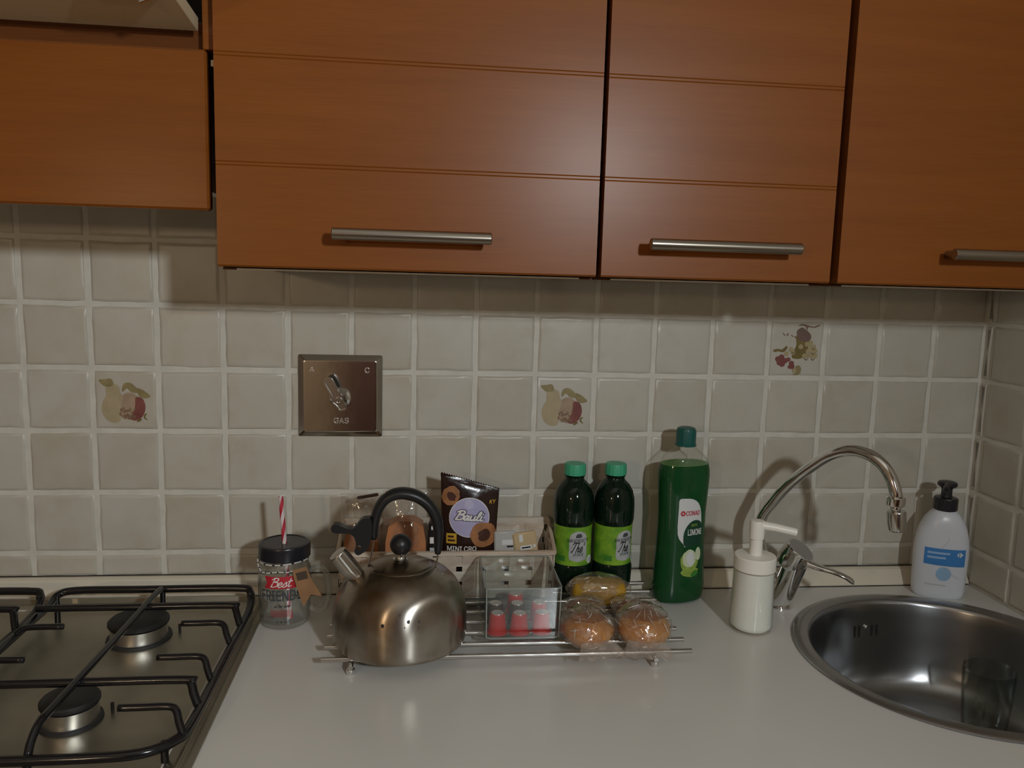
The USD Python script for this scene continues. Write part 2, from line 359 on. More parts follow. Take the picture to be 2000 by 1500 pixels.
mat("logo_pale", (.53, .50, .70), .4); mat("logo_ink", (.09, .06, .13), .5); mat("pastry_print", (.46, .20, .08), .4, noise=(60, .6)); mat("choc_print", (.07, .022, .012), .4)
mat("label_yellow", (.66, .40, .04), .4)
mat("packet_black", (.014, .013, .016), .3); mat("packet_grey", (.48, .48, .47), .4, bump=(40, .2)); mat("packet_tan", (.55, .42, .24), .5, bump=(40, .2))
def inkn(n, c, k): mat(n, c, .34, noise=(45, k))
inkn("print_pear", (.50, .41, .26), .82); inkn("print_apple", (.45, .33, .23), .8); inkn("print_red", (.27, .085, .075), .7); inkn("print_leaf", (.37, .30, .14), .65)
inkn("print_brown", (.27, .17, .11), .75); inkn("print_grape", (.48, .40, .22), .75); inkn("print_mauve", (.20, .13, .105), .8); inkn("print_olive", (.22, .165, .05), .75)
mat("shade_metal", (.3, .29, .28), .4, 1.0)

# ---------------------------------------------------------------- room shell
XL, XR, YF, ZC = -1.3, 1.595, -2.95, 2.6
struct("floor", bx(XL - .1, XR + .1, YF - .1, .1, -.1, 0), "floor_tile")
struct("ceiling", bx(XL - .1, XR + .1, YF - .1, .1, ZC, ZC + .1), "ceiling_paint")
struct("wall_left", bx(XL - .1, XL, YF - .1, .1, 0, ZC), "plaster_brown")
struct("wall_front", bx(XL, XR, YF - .1, YF, 0, ZC), "plaster")
wall_back = struct("wall_back", bx(XL, XR + .1, .0022, .1, 0, ZC), "grout", "kitchen back wall covered with square beige tiles and pale grout")
wall_right = struct("wall_right", bx(XR + .0022, XR + .1, YF, .0022, 0, ZC), "grout", "side wall on the right covered with square beige tiles")

Z0 = 1.44615; PT = 0.1                       # height of the grout line under the cabinets and the tile pitch
def tile_mesh(w, h, seed):
    """a hand-made tile: wavy outline, chamfered edge, face at z = 0, body going down"""
    r = np.random.default_rng(seed); g = .0028
    def ring(inset, z, wob):
        pts = []
        for (ax, ay), (bx_, by) in (((0, 0), (w, 0)), ((w, 0), (w, h)), ((w, h), (0, h)), ((0, h), (0, 0))):
            for t in (0, .28, .52, .76):
                pts.append((ax + (bx_ - ax) * t, ay + (by - ay) * t))
        p = np.array(pts); c = np.array([w / 2, h / 2]); d = np.sign(c - p) * np.where(np.isclose(np.abs(c - p), [w / 2, h / 2]), 1, 0)
        return p + d * (inset + wob[:, None]), z
    wob = (r.random(16) - .45) * .0018
    (a, za), (b, zb) = ring(g, -.004, wob), ring(g + .0022, -.0006 + 0 * w, wob * 1.0)
    (c, zc) = ring(g + .0065, 0, wob * .6)
    tilt = (r.random(2) - .5) * .0009
    L = []
    for q, z in ((a, za), (b, zb), (c, zc)):
        zz = np.full(len(q), z) + ((q - [w / 2, h / 2]) / [w, h]) @ tilt * (z > -.003)
        L.append(np.c_[q, zz])
    return loft(L)
def on_back(m, x, z):
    v = np.array(m.vertices); m = m.copy(); m.vertices = np.stack([v[:, 0] + x, -v[:, 2], v[:, 1] + z], 1); return m
def on_right(m, y, z):
    v = np.array(m.vertices); m = m.copy(); m.vertices = np.stack([XR - v[:, 2] - .0, y - v[:, 0], v[:, 1] + z], 1); return m
back_tile = {}
ZB = .9079                                   # the tiles end on the trim
for i in range(-4, 16):
    for l in range(-2, 6):                   # row l lies under grout line l (line 0 at Z0)
        z1 = Z0 - PT * l; z0 = max(z1 - PT, ZB - .003); x0 = i * PT
        if i > 4 and l < -1: continue
        w = min(PT, XR - x0)
        back_tile[i, l] = obj("tile", on_back(tile_mesh(w, z1 - z0, 100 + i * 17 + l * 7), x0, z0), "tile", wall_back, 50)
for i in range(0, 7):
    for l in range(-1, 6):
        z1 = Z0 - PT * l; z0 = max(z1 - PT, CT)
        obj("tile", on_right(tile_mesh(PT, z1 - z0, 900 + i * 17 + l * 7), -.018 - i * PT, z0), "tile", wall_right, 50)
for l in range(-1, 6):
    z1 = Z0 - PT * l; z0 = max(z1 - PT, CT)
    obj("tile", on_right(tile_mesh(.018, z1 - z0, 900 + l), 0, z0), "tile", wall_right, 50)

# fruit prints on three tiles (flat print on the glaze)
def prints(key, shapes):
    x0, z0 = key[0] * PT, Z0 - PT * (key[1] + 1)
    for k, (nm, g, m) in enumerate(shapes):
        f = flat(affinity.scale(g, PT, PT, origin=(0, 0)), .03); f.apply_translation((0, 0, .00055 + .00008 * k))
        obj(nm, on_back(f, x0, z0), m, back_tile[key], False)
def pp(pts, W_=1650, H_=1500, sx=1.0, ox=0.0, oy=.03, sy=.94):
    return spoly([(ox + sx * a / W_, oy + sy * (1 - b / H_)) for a, b in pts])
def pear_apple(ox, sx):
    q = lambda pts: pp(pts, ox=ox, sx=sx)
    r = np.random.default_rng(3)
    ber = shapely.union_all([Point(ox + sx * a / 1650, .03 + .94 * (1 - b / 1500)).buffer(.010 + .012 * c_, 6) for a, b, c_ in zip(680 + 420 * r.random(30), 930 + 310 * r.random(30), r.random(30))])
    return [("apple_print", q([(700, 720), (780, 620), (900, 560), (1030, 570), (1170, 650), (1300, 700), (1370, 870), (1350, 1050), (1250, 1200), (1080, 1270), (900, 1240), (740, 1200), (680, 950)]), "print_apple"),
            ("red_blush_print", q([(1120, 680), (1290, 700), (1370, 870), (1350, 1050), (1250, 1200), (1080, 1270), (960, 1200), (1060, 1020), (1100, 850)]), "print_red"),
            ("pear_print", q([(325, 420), (470, 350), (620, 365), (690, 450), (710, 560), (770, 680), (720, 860), (690, 1010), (710, 1180), (640, 1310), (450, 1320), (300, 1230), (210, 1080), (195, 920), (250, 760), (320, 650), (320, 520)]), "print_pear"),
            ("berry_print", ber, "print_brown"),
            ("leaf_print", q([(140, 250), (300, 230), (470, 215), (530, 370), (360, 415), (250, 370)]), "print_leaf"),
            ("leaf_print", q([(760, 440), (830, 320), (980, 310), (1090, 380), (1140, 440), (1160, 560), (1000, 540), (900, 450), (820, 500), (770, 540)]), "print_leaf"),
            ("leaf_print", q([(1150, 440), (1280, 470), (1400, 540), (1520, 650), (1380, 700), (1250, 660), (1180, 580)]), "print_leaf"),
            ("leaf_print", q([(1340, 1110), (1420, 1090), (1360, 1170), (1430, 1260), (1330, 1200)]), "print_olive"),
            ("leaf_print", q([(1130, 1300), (1190, 1220), (1270, 1230), (1210, 1290)]), "print_olive")]
prints((1, 2), pear_apple(.03, .92)); prints((8, 2), pear_apple(.015, .95))
def grapes():
    q = lambda pts: pp(pts, 1565, 1500, ox=-.03, sx=1.04, oy=-.02, sy=1.04)
    c = lambda a, b, r_: q([(a + r_ * math.cos(t), b + r_ * math.sin(t)) for t in np.arange(7) * .8976])
    yel = shapely.union_all([c(a, b, 62) for a, b in ((1060, 620), (1160, 590), (1150, 690), (1250, 690), (1100, 810), (1210, 780), (1300, 790), (1010, 920), (1120, 900), (1240, 900), (1310, 910), (700, 830), (640, 760), (530, 870), (900, 690), (780, 1280))])
    red = shapely.union_all([c(a, b, r_) for a, b, r_ in ((300, 1000, 65), (400, 960, 75), (360, 1080, 80), (430, 1120, 75), (500, 1040, 70), (590, 1010, 55), (680, 1110, 68), (700, 1180, 66), (640, 1190, 50))])
    return [("grape_leaf_print", q([(760, 420), (900, 400), (1080, 420), (1110, 560), (1080, 760), (960, 960), (800, 990), (680, 950), (720, 800), (780, 640)]), "print_olive"),
            ("plum_print", q([(770, 300), (900, 215), (1020, 280), (1140, 380), (1150, 500), (1040, 560), (860, 530), (790, 420)]), "print_mauve"),
            ("branch_print", q([(800, 180), (870, 130), (980, 135), (1080, 165), (1220, 190), (1350, 135), (1360, 165), (1230, 215), (1070, 205), (1040, 300), (1000, 200), (900, 165)]), "print_brown"),
            ("grape_print", yel, "print_grape"),
            ("grape_shade_print", shapely.union_all([q([(a, b), (a + 70, b + 35), (a + 130, b), (a + 70, b + 70)]) for a, b in ((1170, 820), (1180, 960), (1180, 700), (1000, 960), (640, 800))]), "print_brown"),
            ("red_berry_print", red, "print_red"),
            ("stalk_print", q([(800, 1180), (900, 1160), (950, 1250), (910, 1370), (800, 1390), (740, 1370), (830, 1320)]), "print_leaf"),
            ("leaf_print", q([(160, 790), (260, 750), (400, 760), (520, 670), (530, 740), (440, 830), (300, 810), (220, 830)]), "print_olive"),
            ("tendril_print", shapely.union_all([q([(380, 345), (460, 410), (440, 420)]), q([(500, 390), (540, 360), (530, 430)]), q([(620, 400), (680, 440), (640, 440)]), q([(700, 450), (780, 420), (760, 470)])]), "print_brown")]
prints((12, 1), grapes())

cb = thing("tall_cupboard", "tall dark reddish-brown cupboard against the wall facing the worktop", "cupboard")
obj("body", bx(.22, XR - .004, YF + .002, -2.40, .0, 2.2), "mahogany", cb)
for k in range(3): obj("door", bx(.222 + k * .457, .222 + k * .457 + .452, -2.399, -2.38, .1, 2.19, .002), "mahogany", cb, 20)

# cream trim between worktop and tiles
tr = prism_x([(.0, CT), (-.0245, CT), (-.0245, CT + .004), (-.011, CT + .0255), (-.006, CT + .028), (.0, CT + .028)], XL, XR)
struct("trim_1", [tr][0], "trim_cream")
struct("trim_2", bx(XL, XR, -.0012, .001, CT + .028, CT + .0292), "seal_dark")

# ---------------------------------------------------------------- worktop, base units
SX, SY, SR = 1.3823, -.2919, .2239
top = m3.Manifold.batch_boolean([mani(bx(XL + .3, XR - .001, -.62, .0, CT - .038, CT, .002)), m3.Manifold.cylinder(.2, .209, .209, 96).translate((SX, SY, CT - .1)),
                                 mani(bx(-.212, .343, -.527, -.067, CT - .06, CT + .02))], m3.OpType.Subtract)
wt = thing("worktop", "long off-white laminate kitchen worktop holding the hob and the round sink", "worktop")
obj("top", tm(top), "laminate", wt, 20)
obj("front_edge", bx(XL + .3, XR - .001, -.6225, -.6202, CT - .037, CT - .001), "laminate_edge", wt)
obj("joint", bx(XL + .3, XR - .002, -.0262, -.0246, CT, CT + .0012), "seal_dark", wt)
bc = thing("base_cabinet", "row of cherry wood base units under the worktop", "cabinet")
obj("body", [bx(XL + .31, -.22, -.58, -.005, .1, CT - .0385), bx(.39, SX - .24, -.58, -.005, .1, CT - .0385), bx(-.22, .39, -.58, -.005, .1, CT - .1), bx(SX - .24, XR - .002, -.58, -.005, .1, CT - .24)], "white_board", bc)
obj("plinth", bx(XL + .31, XR - .002, -.52, -.5, 0, .1), "cherry_dark", bc)
for k in range(5):
    d = obj("door", bx(-.98 + k * .515, -.98 + k * .515 + .51, -.6, -.5805, .11, CT - .045, .002), "cherry", bc)
    obj("handle", cyl((-.82 + k * .515, -.628, .76), (-.64 + k * .515, -.628, .76), .0065), "steel_bar", d)

# ---------------------------------------------------------------- wall units
YD = -.33
def door_mesh(x0, x1, z0, z1, grooves, y0=YD, th=.02):
    c = .0022
    o = [(y0 + th, z0), (y0 + c, z0), (y0, z0 + c)]
    for g in grooves:
        for dz in (-.0020, .0020):
            o += [(y0, g + dz - .0008), (y0 + .0008, g + dz), (y0, g + dz + .0008)]
    o += [(y0, z1 - c), (y0 + c, z1), (y0 + th, z1)]
    return prism_x(o, x0, x1)
def handle(x0, x1, z, parent):
    y = YD - .031
    m = [cyl((x0, y, z), (x1, y, z), .0070, 24)]
    for x in (x0 + .012, x1 - .012): m.append(cyl((x, YD + .002, z), (x, y, z), .0055, 16))
    return obj("handle", m, "steel_bar", parent, 40)
ZT = 2.10
for x0, x1, lab, gr, hs in ((.3745, .8240, "wide cherry wood wall cabinet in the middle, over the kettle", (1.5265, 1.647), (.5086, .6918)),
                            (.8303, 1.1262, "narrower cherry wood wall cabinet with two grooves, over the tea bottles", (1.5265, 1.6465), (.8821, 1.0712)),
                            (1.1370, 1.5900, "plain cherry wood wall cabinet over the sink, by the right wall", (), (1.2709, 1.46))):
    t = thing("wall_cabinet", lab, "cabinet")
    e = .001
    for xa in (x0 + e, x1 - .017): obj("side_panel", bx(xa, xa + .016, -.309, -.0012, 1.405, ZT), "cherry_dark", t, False)
    obj("body", [bx(x0 + .017, x1 - .017, -.309, -.0042, 1.405, 1.421), bx(x0 + .017, x1 - .017, -.309, -.0042, ZT - .016, ZT), bx(x0 + .017, x1 - .017, -.012, -.0042, 1.421, ZT - .016)], "white_board", t, False)
    d = obj("door", door_mesh(x0, x1, 1.4085, ZT - .002, gr), "cherry", t, 20)
    handle(*hs, 1.449, d)
    obj("gap_seal", bx(x0 + .003, x1 - .003, -.3098, -.309, 1.407, ZT - .01), "black_void", t, False)
    obj("filler_strip", bx(x1 + .0002, x1 + (.006 if x1 < 1.1 else .0105 if x1 < 1.5 else .004), -.305, -.1, 1.41, ZT), "cherry_dark", t, False)

hd = thing("hood_cabinet", "low cherry wood cooker hood front at the left, above the hob", "cooker hood")
obj("front_panel", bx(-.235, .3615, -.31, -.292, 1.4735, 1.655, .0025), "cherry", hd, 20)
obj("body", [bx(-.225, .350, -.2915, -.0045, 1.535, 1.65), bx(-.225, -.21, -.2915, -.0045, 1.50, 1.535), bx(.335, .350, -.2915, -.0045, 1.50, 1.535)], "white_board", hd, False)
obj("slide_runner", bx(.3632, .3690, -.300, -.02, 1.638, 1.647, .001), "steel_bar", hd)
obj("side_gap", bx(.3635, .3735, -.27, -.25, 1.474, 1.65), "black_void", hd, False)

uc = thing("upper_hood_cabinet", "open cupboard above the hood with its cream flap door swung up", "cabinet")
obj("side_panel", bx(.3575, .3738, -.309, -.0012, 1.655, ZT, .001), "cherry", uc, 20)
obj("rail", bx(-.235, .3573, -.288, -.268, 1.6556, 1.69, .001), "cherry_dark", uc, 20)
obj("side_panel", bx(-.240, -.224, -.309, -.0045, 1.695, ZT, .001), "cherry", uc, 20)
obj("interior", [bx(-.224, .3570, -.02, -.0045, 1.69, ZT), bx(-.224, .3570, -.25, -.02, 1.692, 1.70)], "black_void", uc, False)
fl = bx(-.236, .3540, -.34, 0, 0, .0155, .001)
R = trimesh.transformations.rotation_matrix(math.radians(-5.5), (1, 0, 0)); fl.apply_transform(R); fl.apply_translation((0, -.311, 1.674))
flp = obj("flap_door", fl, "flap_board", uc, 20)
br = [bx(.262, .318, -.098, -.085, -.005, .0, .002), cyl((.318, -.090, -.005), (.339, -.090, .004), .0045)]
br = trimesh.util.concatenate(br); br.apply_transform(R); br.apply_translation((0, -.311, 1.674))
obj("hinge_bracket", br, "chrome", flp)

# ---------------------------------------------------------------- gas tap plate
gp = thing("gas_tap", "square chrome gas shut-off plate with a turned lever on the tiled wall", "gas tap", (.4830, -.0006, 1.2072))
def yz(m):   # local: x right, y up, z out of the wall  ->  world axes
    v = np.array(m.vertices); m = m.copy(); m.vertices = np.stack([v[:, 0], -v[:, 2], v[:, 1]], 1); return m
s = .0665
L = []
for inset, z, r_ in ((0, 0, .003), (0, .0025, .003), (.0075, .0085, .004), (.0095, .0092, .004), (.011, .009, .004)):
    L.append(rrect(-s + inset, s - inset, -s + inset, s - inset, r_, z, 4))
obj("plate", yz(loft(L)), "chrome_plate", gp, 25)
kn = obj("collar", yz(move(lathe([(.0175, 0), (.0165, .004), (.0125, .006), (.0125, .018), (.0105, .020), (0, .020)], 32), (.0, -.002, .009))), "chrome", gp, 40)
lev = spoly([(-.0155, .037), (-.0205, .034), (-.0225, .028), (-.0105, .006), (-.0095, -.003), (-.003, -.0095), (.0005, -.0145), (.0035, -.0165), (.0125, -.0135), (.0130, -.0075), (.0105, -.003), (.0075, .008), (.0035, .0115), (-.0085, .034)], 4)
lev = affinity.translate(lev, -.001, -.004)
def sect(g): return m3.CrossSection([np.array(shapely.geometry.polygon.orient(g).exterior.coords)[:-1]])
lv = tm(sect(lev).extrude(.008) - sect(lev.buffer(-.0025)).extrude(.008).translate((0, 0, .0055)))
lvp = obj("lever", yz(move(lv, (0, 0, .027))), "steel_satin", gp, 25)
obj("screw", yz(move(lathe([(.0055, 0), (.0055, .004), (.0045, .0048), (.003, .0048), (.0028, .003), (0, .003)], 24), (.0, -.0035, .0322))), "steel_satin", lvp, 30)
for s_, at, h in (("A", (-.0445, .0435), .0075), ("C", (.0425, .0430), .0085), ("GAS", (.0015, -.0395), .0088)):
    obj("lettering", yz(move(txt(s_, h, bold=True, depth=.0013), (*at, .0088))), "aluminium", gp, 30)

# ---------------------------------------------------------------- hob
hb = thing("gas_hob", "brown-tinged steel gas hob set in the worktop at the left", "hob")
H0 = (-.245, .3760, -.560, -.034)
L = []
for d, z, r_ in ((0, CT + .0004, .03), (0, CT + .0022, .03), (.004, CT + .0042, .028), (.0085, CT + .0046, .026), (.0105, CT + .0095, .025), (.0125, CT + .0108, .024), (.0155, CT + .0102, .023), (.0185, CT + .0035, .022), (.027, CT + .0020, .02), (.034, CT - .0015, .018), (.042, CT - .003, .016)):
    L.append(rrect(H0[0] + d, H0[1] - d, H0[2] + d, H0[3] - d, r_, z, 6))
obj("pan", loft(L), "steel_hob", hb, 35)
PZ = CT - .003
def burner(x, y, r, n):
    b = obj("burner", lathe([(r * .97, 0), (r * .97, .002), (r * .93, .006), (r * .95, .021), (r * .86, .022), (0, .022)], 48), "aluminium", hb, 35)
    p = stage.GetPrimAtPath(b); UsdGeom.Xformable(p).AddTranslateOp().Set(Gf.Vec3d(x, y, PZ))
    obj("skirt", lathe([(r * 1.08, 0), (r * 1.06, .003), (r * .99, .0036), (0, .0036)], 40), "cap_black", b, 35)
    obj("burner_cap", move(lathe([(r * .90, 0), (r * 1.0, .0015), (r * 1.0, .005), (r * .93, .0075), (0, .0080)], 48), (0, 0, .0222)), "cap_black", b, 35)
    obj("igniter", cyl((r * 1.25, .016, 0), (r * 1.25, .016, .012), .002, 10), "cap_black", b)
burner(.2145, -.163, .041, 0); burner(.210, -.380, .0325, 1); burner(-.085, -.163, .030, 2); burner(-.085, -.380, .045, 3)
for k in range(4):
    obj("control_knob", lathe([(.019, 0), (.018, .012), (.0165, .014), (0, .0145)], 28), "black_gloss", hb, 35)
    p = stage.GetPrimAtPath(f"{hb}/control_knob" + (f"_{k:03d}" if k else "")); UsdGeom.Xformable(p).AddTranslateOp().Set(Gf.Vec3d(-.13 + k * .06, -.532, CT - .001))

def pan_support(name, label, dx):
    t = thing(name, label, "pan support", (dx, 0, 0), 0)
    xl, xr, yb, yf = .0775, .3610, -.0985, -.4950
    zt, zl = .9235, .9000
    fr = cr([(xl, -.13, .912), (xl + .004, yb - .006, zt - .004), (xl + .03, yb, zt), (.2, yb, zt), (.335, yb, zt), (.357, yb - .005, zt - .004), (xr + .001, yb - .028, .906), (xr, yb - .07, zl), (xr, -.25, zl), (xr, -.43, zl), (xr - .008, -.468, zl), (.325, -.490, zl), (.27, yf, zl), (.16, yf, zl), (xl + .03, yf, zl), (xl + .004, yf + .012, zl + .002), (xl, yf + .04, .905), (xl, -.36, .911), (xl, -.22, .912)], 5, True)
    obj("frame", tube(fr, .0056, 10, True), "enamel_black", t, True)
    obj("long_bar", tube(cr([(.2285, yb - .003, .9245), (.2275, -.13, .9285), (.224, -.28, .9285), (.219, -.44, .9285), (.2165, -.468, .926), (.2145, -.483, .914), (.2145, -.492, .903)], 5), .0044, 10), "enamel_black", t, True)
    def fing(x0, x1, y, r=.0046): return tube(cr([(x0, y, zt), ((x0 + x1) / 2, y, zt), (x1, y, zt), (x1 + .009, y - .003, zt - .003), (x1 + .0145, y - .012, zt - .012), (xr - .0005, y - .022, zl)], 5), r, 10)
    obj("cross_bar", fing(xl, .340, -.1640, .0050), "enamel_black", t, True)
    obj("cross_bar", fing(xl, .338, -.3795, .0052), "enamel_black", t, True)
    for x0, y in ((.291, -.2225), (.2895, -.321), (.2855, -.4395)):
        obj("finger", fing(x0, .3385, y, .0042), "enamel_black", t, True)
    for x1, y in ((.139, -.225), (.132, -.319), (.137, -.44)):
        obj("finger", tube(cr([(xl, y, .914), (xl + .01, y, zt - .002), (xl + .025, y, zt), (x1, y, zt)], 5), .0042, 10), "enamel_black", t, True)
    for x, y in ((.3585, yb - .012), (.2285, yb - .002), (xl + .004, yb - .012), (xl + .004, yf + .02), (.345, -.477), (.2145, yf)):
        obj("leg", cyl((x, y, CT + .0112 if x > .35 else CT + .0012 if x > .34 else PZ + .0005), (x, y, .905 if y < -.2 else zt - .003), .0042, 10), "enamel_black", t, True)
    return t
ps = pan_support("pan_support", "black enamel wire pan support on the right half of the hob", 0)
dup(ps, "pan_support", (-.3015, 0, 0), 0, "black enamel wire pan support at the left edge, cut off by the picture")

# ---------------------------------------------------------------- sink
sk = thing("sink", "round stainless steel sink bowl at the right", "sink", (SX, SY, CT))
D = .150
prof = [(.209, -.006), (.2235, .0004), (.2242, .0018), (.2215, .0040), (.2150, .0054), (.2080, .0050), (.2020, .0030), (.1985, .0005), (.1965, -.004), (.1945, -.020), (.192, -.06), (.189, -.100), (.183, -.124), (.170, -.140), (.150, -D + .003), (.11, -D), (.045, -D - .004), (.040, -D - .007), (.036, -D - .012), (0, -D - .012)]
out = [(0, -D - .014), (.05, -D - .012), (.15, -D - .003), (.172, -.145), (.186, -.126), (.191, -.10), (.1945, -.06), (.1965, -.02), (.199, -.006), (.209, -.006)]
obj("bowl", lathe(prof[::-1] + out[::-1], 128), "steel_sink", sk, 40)
for k, a in enumerate((-6.2, -3.6, 3.6, 6.2)):
    th = math.radians(97 + a); c_ = np.array([math.cos(th), math.sin(th)])
    q = trimesh.creation.capsule(.016, .0026, count=[10, 8]); q.apply_translation((0, 0, -.008)); q.apply_scale((1, .35, 1))
    q.apply_transform(trimesh.transformations.rotation_matrix(th - math.pi / 2, (0, 0, 1))); q.apply_translation((*(c_ * .1928), -.040))
    obj("overflow_slot", q, "black_void", sk, 40)
th = math.radians(97); obj("overflow_screw", ball((math.cos(th) * .1925, math.sin(th) * .1925, -.040), .0035), "chrome", sk, True)
obj("strainer", lathe([(.0, .002), (.012, .002), (.016, .0005), (.030, .0005), (.034, .002), (.037, .0), (.037, -.004), (0, -.004)][::-1], 40), "steel_satin", sk, 35)
UsdGeom.Xformable(stage.GetPrimAtPath(sk + "/strainer")).AddTranslateOp().Set(Gf.Vec3d(0, 0, -D - .0075))
tg = thing("drinking_glass", "clear drinking glass standing in the sink bowl", "glass", (1.482, -.238, CT - D + .0005))
obj("glass_wall", lathe([(0, .004), (.026, .004), (.029, .010), (.0335, .060), (.0355, .102), (.0372, .102), (.0352, .060), (.0308, .008), (.029, .0), (0, 0)], 48), "clear_glass", tg, 40)

# ---------------------------------------------------------------- mixer tap
ta = thing("mixer_tap", "chrome mixer tap with a tall curved spout behind the soap dispenser", "tap", (1.2030, -.1010, CT))
ax = np.array([.24, -.16, 1.0]); ax /= np.linalg.norm(ax)
n_h = np.array([.38, -.42, .82]); n_h /= np.linalg.norm(n_h); hc = np.array([.0150, -.0270, .1030])
def ring(c, n, r, k=48):
    n = np.asarray(n, float) / np.linalg.norm(n); u = np.array([1.0, 0, 0]) - n[0] * n; u /= np.linalg.norm(u); v = np.cross(n, u); t = np.arange(k) * 2 * np.pi / k
    return np.asarray(c, float) + r * (np.cos(t)[:, None] * u + np.sin(t)[:, None] * v)
zu = np.array([0, 0, 1.0]); ax = hc / np.linalg.norm(hc)
bd = obj("body", loft([ring((0, 0, 0), zu, .0225), ring((0, 0, .003), zu, .0225), ring((0, 0, .0045), zu, .0182)] + [ring(hc * q, zu * (1 - min(1, q * 3)) + ax * min(1, q * 3), r_) for q, r_ in ((.12, .0178), (.3, .0180), (.5, .0186), (.66, .0194), (.80, .0198))], True), "chrome", ta, 40)
obj("head", place(lathe([(0, -.036), (.012, -.036), (.0195, -.0325), (.0225, -.026), (.0238, -.016), (.0240, -.004), (.0236, -.0005), (0, -.0005)], 48), hc, n_h), "chrome", ta, 35)
obj("handle_cap", place(lathe([(.0232, -.001), (.0240, .0005), (.0238, .0030), (.0225, .0042), (.0210, .0040), (0, .0046)], 40), hc, n_h), "chrome", ta, 30)
obj("cap_badge", place(lathe([(.0212, .0036), (.0208, .0046), (.012, .0054), (0, .0056)], 40), hc, n_h), "steel_grey", ta, 40)
lp = cr([hc + (.006, -.014, -.014), hc + (.022, -.026, -.0185), hc + (.040, -.037, -.0215), hc + (.056, -.045, -.027), hc + (.067, -.050, -.0345)], 6)
obj("lever", tube(lp, np.interp(np.arange(len(lp)), [0, 8, 18, len(lp) - 3, len(lp) - 1], [.006, .0042, .0032, .0036, .002]), 12, flat=((.6, .75, .15), np.interp(np.arange(len(lp)), [0, 8, 18, len(lp) - 1], [.010, .006, .0062, .0055]))), "chrome", ta, True)
base_ = np.array([1.2030, -.1010, CT])
sp = np.array([(1.199, -.101, .918), (1.183, -.094, .945), (1.170, -.088, .980), (1.168, -.0893, 1.023), (1.1789, -.1076, 1.0601), (1.1933, -.1315, 1.0968), (1.2157, -.169, 1.1387), (1.2296, -.1921, 1.1575), (1.2441, -.2163, 1.1665), (1.2571, -.2381, 1.1645), (1.2674, -.2554, 1.154), (1.2745, -.2667, 1.1379), (1.2784, -.2737, 1.120), (1.2792, -.275, 1.113)]) - base_
obj("spout", tube(cr(sp, 6), .0088, 20), "chrome", ta, True)
tip = sp[-1]
ae = obj("aerator_ring", place(lathe([(0, 0), (.0118, 0), (.0128, .0015), (.0128, .0115), (.0115, .013), (0, .013)], 32), tip + (0, 0, -.012), (0, 0, 1)), "chrome", ta, 35)
obj("swivel_ball", ball(tip + (.0005, -.0005, -.0155), .0075), "chrome", ta, True)
obj("aerator", place(lathe([(0, 0), (.0095, 0), (.0112, .0015), (.0128, .012), (.0128, .027), (.0115, .029), (0, .029)], 32), tip + (.0045, -.003, -.0485), (-.10, .06, 1)), "steel_satin", ta, 35)

# ---------------------------------------------------------------- glass mug with straw
jr = thing("glass_mug", "clear glass jar mug with black lid, straw and kraft tag, beside the hob", "mug", (.4125, -.1245, CT + .0003))
jp = [(.0, .001), (.030, .0), (.0345, .003), (.0368, .009), (.0372, .02), (.0385, .055), (.0390, .074), (.0383, .084), (.0355, .0915), (.0345, .095), (.0345, .112)]
jin = [(r_ - .0024, z + (.006 if k < 3 else 0)) for k, (r_, z) in enumerate(jp)][1:]
gb = obj("glass_body", lathe(jp + jin[::-1] + [(0, .0065)], 64), "jar_glass", jr, 40)
hp = cr([(.0385, -.004, .082), (.050, -.007, .088), (.0605, -.010, .083), (.0660, -.011, .064), (.0660, -.011, .045), (.0605, -.010, .026), (.050, -.007, .0195), (.0378, -.004, .024)], 6)
obj("handle", tube(hp, .0042, 14, flat=((.18, .98, 0), .0058)), "jar_handle_glass", jr, True)
ld = obj("lid", lathe([(.0372, .1035), (.0380, .1045), (.0380, .121), (.0368, .1242), (.033, .1250), (.032, .1240), (.0045, .1240), (.0045, .1225), (0, .1225)], 56), "black_lid", jr, 35)
obj("grommet", lathe([(.0048, .1238), (.0062, .1238), (.0064, .1252), (.005, .1262), (.0042, .1256), (.0042, .1238)], 24), "clear_pet", ld, 40)
s0, s1 = np.array([.010, -.012, .010]), np.array([-.0045, -.0005, .194])
n_ = 60; ang = np.arange(13) * 2 * np.pi / 12
def straw_mesh(par):
    vs, fs = [], []; d = (s1 - s0) / np.linalg.norm(s1 - s0); a = np.cross(d, [1, 0, 0]); a /= np.linalg.norm(a); b = np.cross(d, a)
    for i in range(n_):
        p = s0 + (s1 - s0) * i / (n_ - 1); w = 2 * np.pi * i / (n_ - 1) * 2.6
        for j in range(12): vs.append(p + .0036 * (math.cos(ang[j] + w) * a + math.sin(ang[j] + w) * b))
    for i in range(n_ - 1):
        for j in range(12):
            if (j // 3) % 2 != par: continue
            l = (j + 1) % 12; fs += [(i * 12 + j, i * 12 + l, (i + 1) * 12 + l), (i * 12 + j, (i + 1) * 12 + l, (i + 1) * 12 + j)]
    m = trimesh.Trimesh(np.array(vs), np.array(fs), process=False); m.remove_unreferenced_vertices(); return m
st = obj("straw", straw_mesh(0), "straw_red", jr, True)
obj("straw_stripe", straw_mesh(1), "straw_white", st, True, label="white spiral stripe")
def jar_s(x, y):
    r_ = np.interp(y, [z for _, z in jp], [q for q, _ in jp]); t = x / .0385 + .02
    n = np.stack([np.sin(t), -np.cos(t), 0 * t], 1); return np.stack([r_ * np.sin(t), -r_ * np.cos(t), y], 1), n
bn = Polygon([(-.0255, .070), (.022, .0705), (.022, .0885), (-.0255, .088), (-.0205, .079)])
fb = obj("red_banner", wrap(flat(affinity.translate(bn, 0, -.004), .004), jar_s, .0003), "ink_red", jr, True)
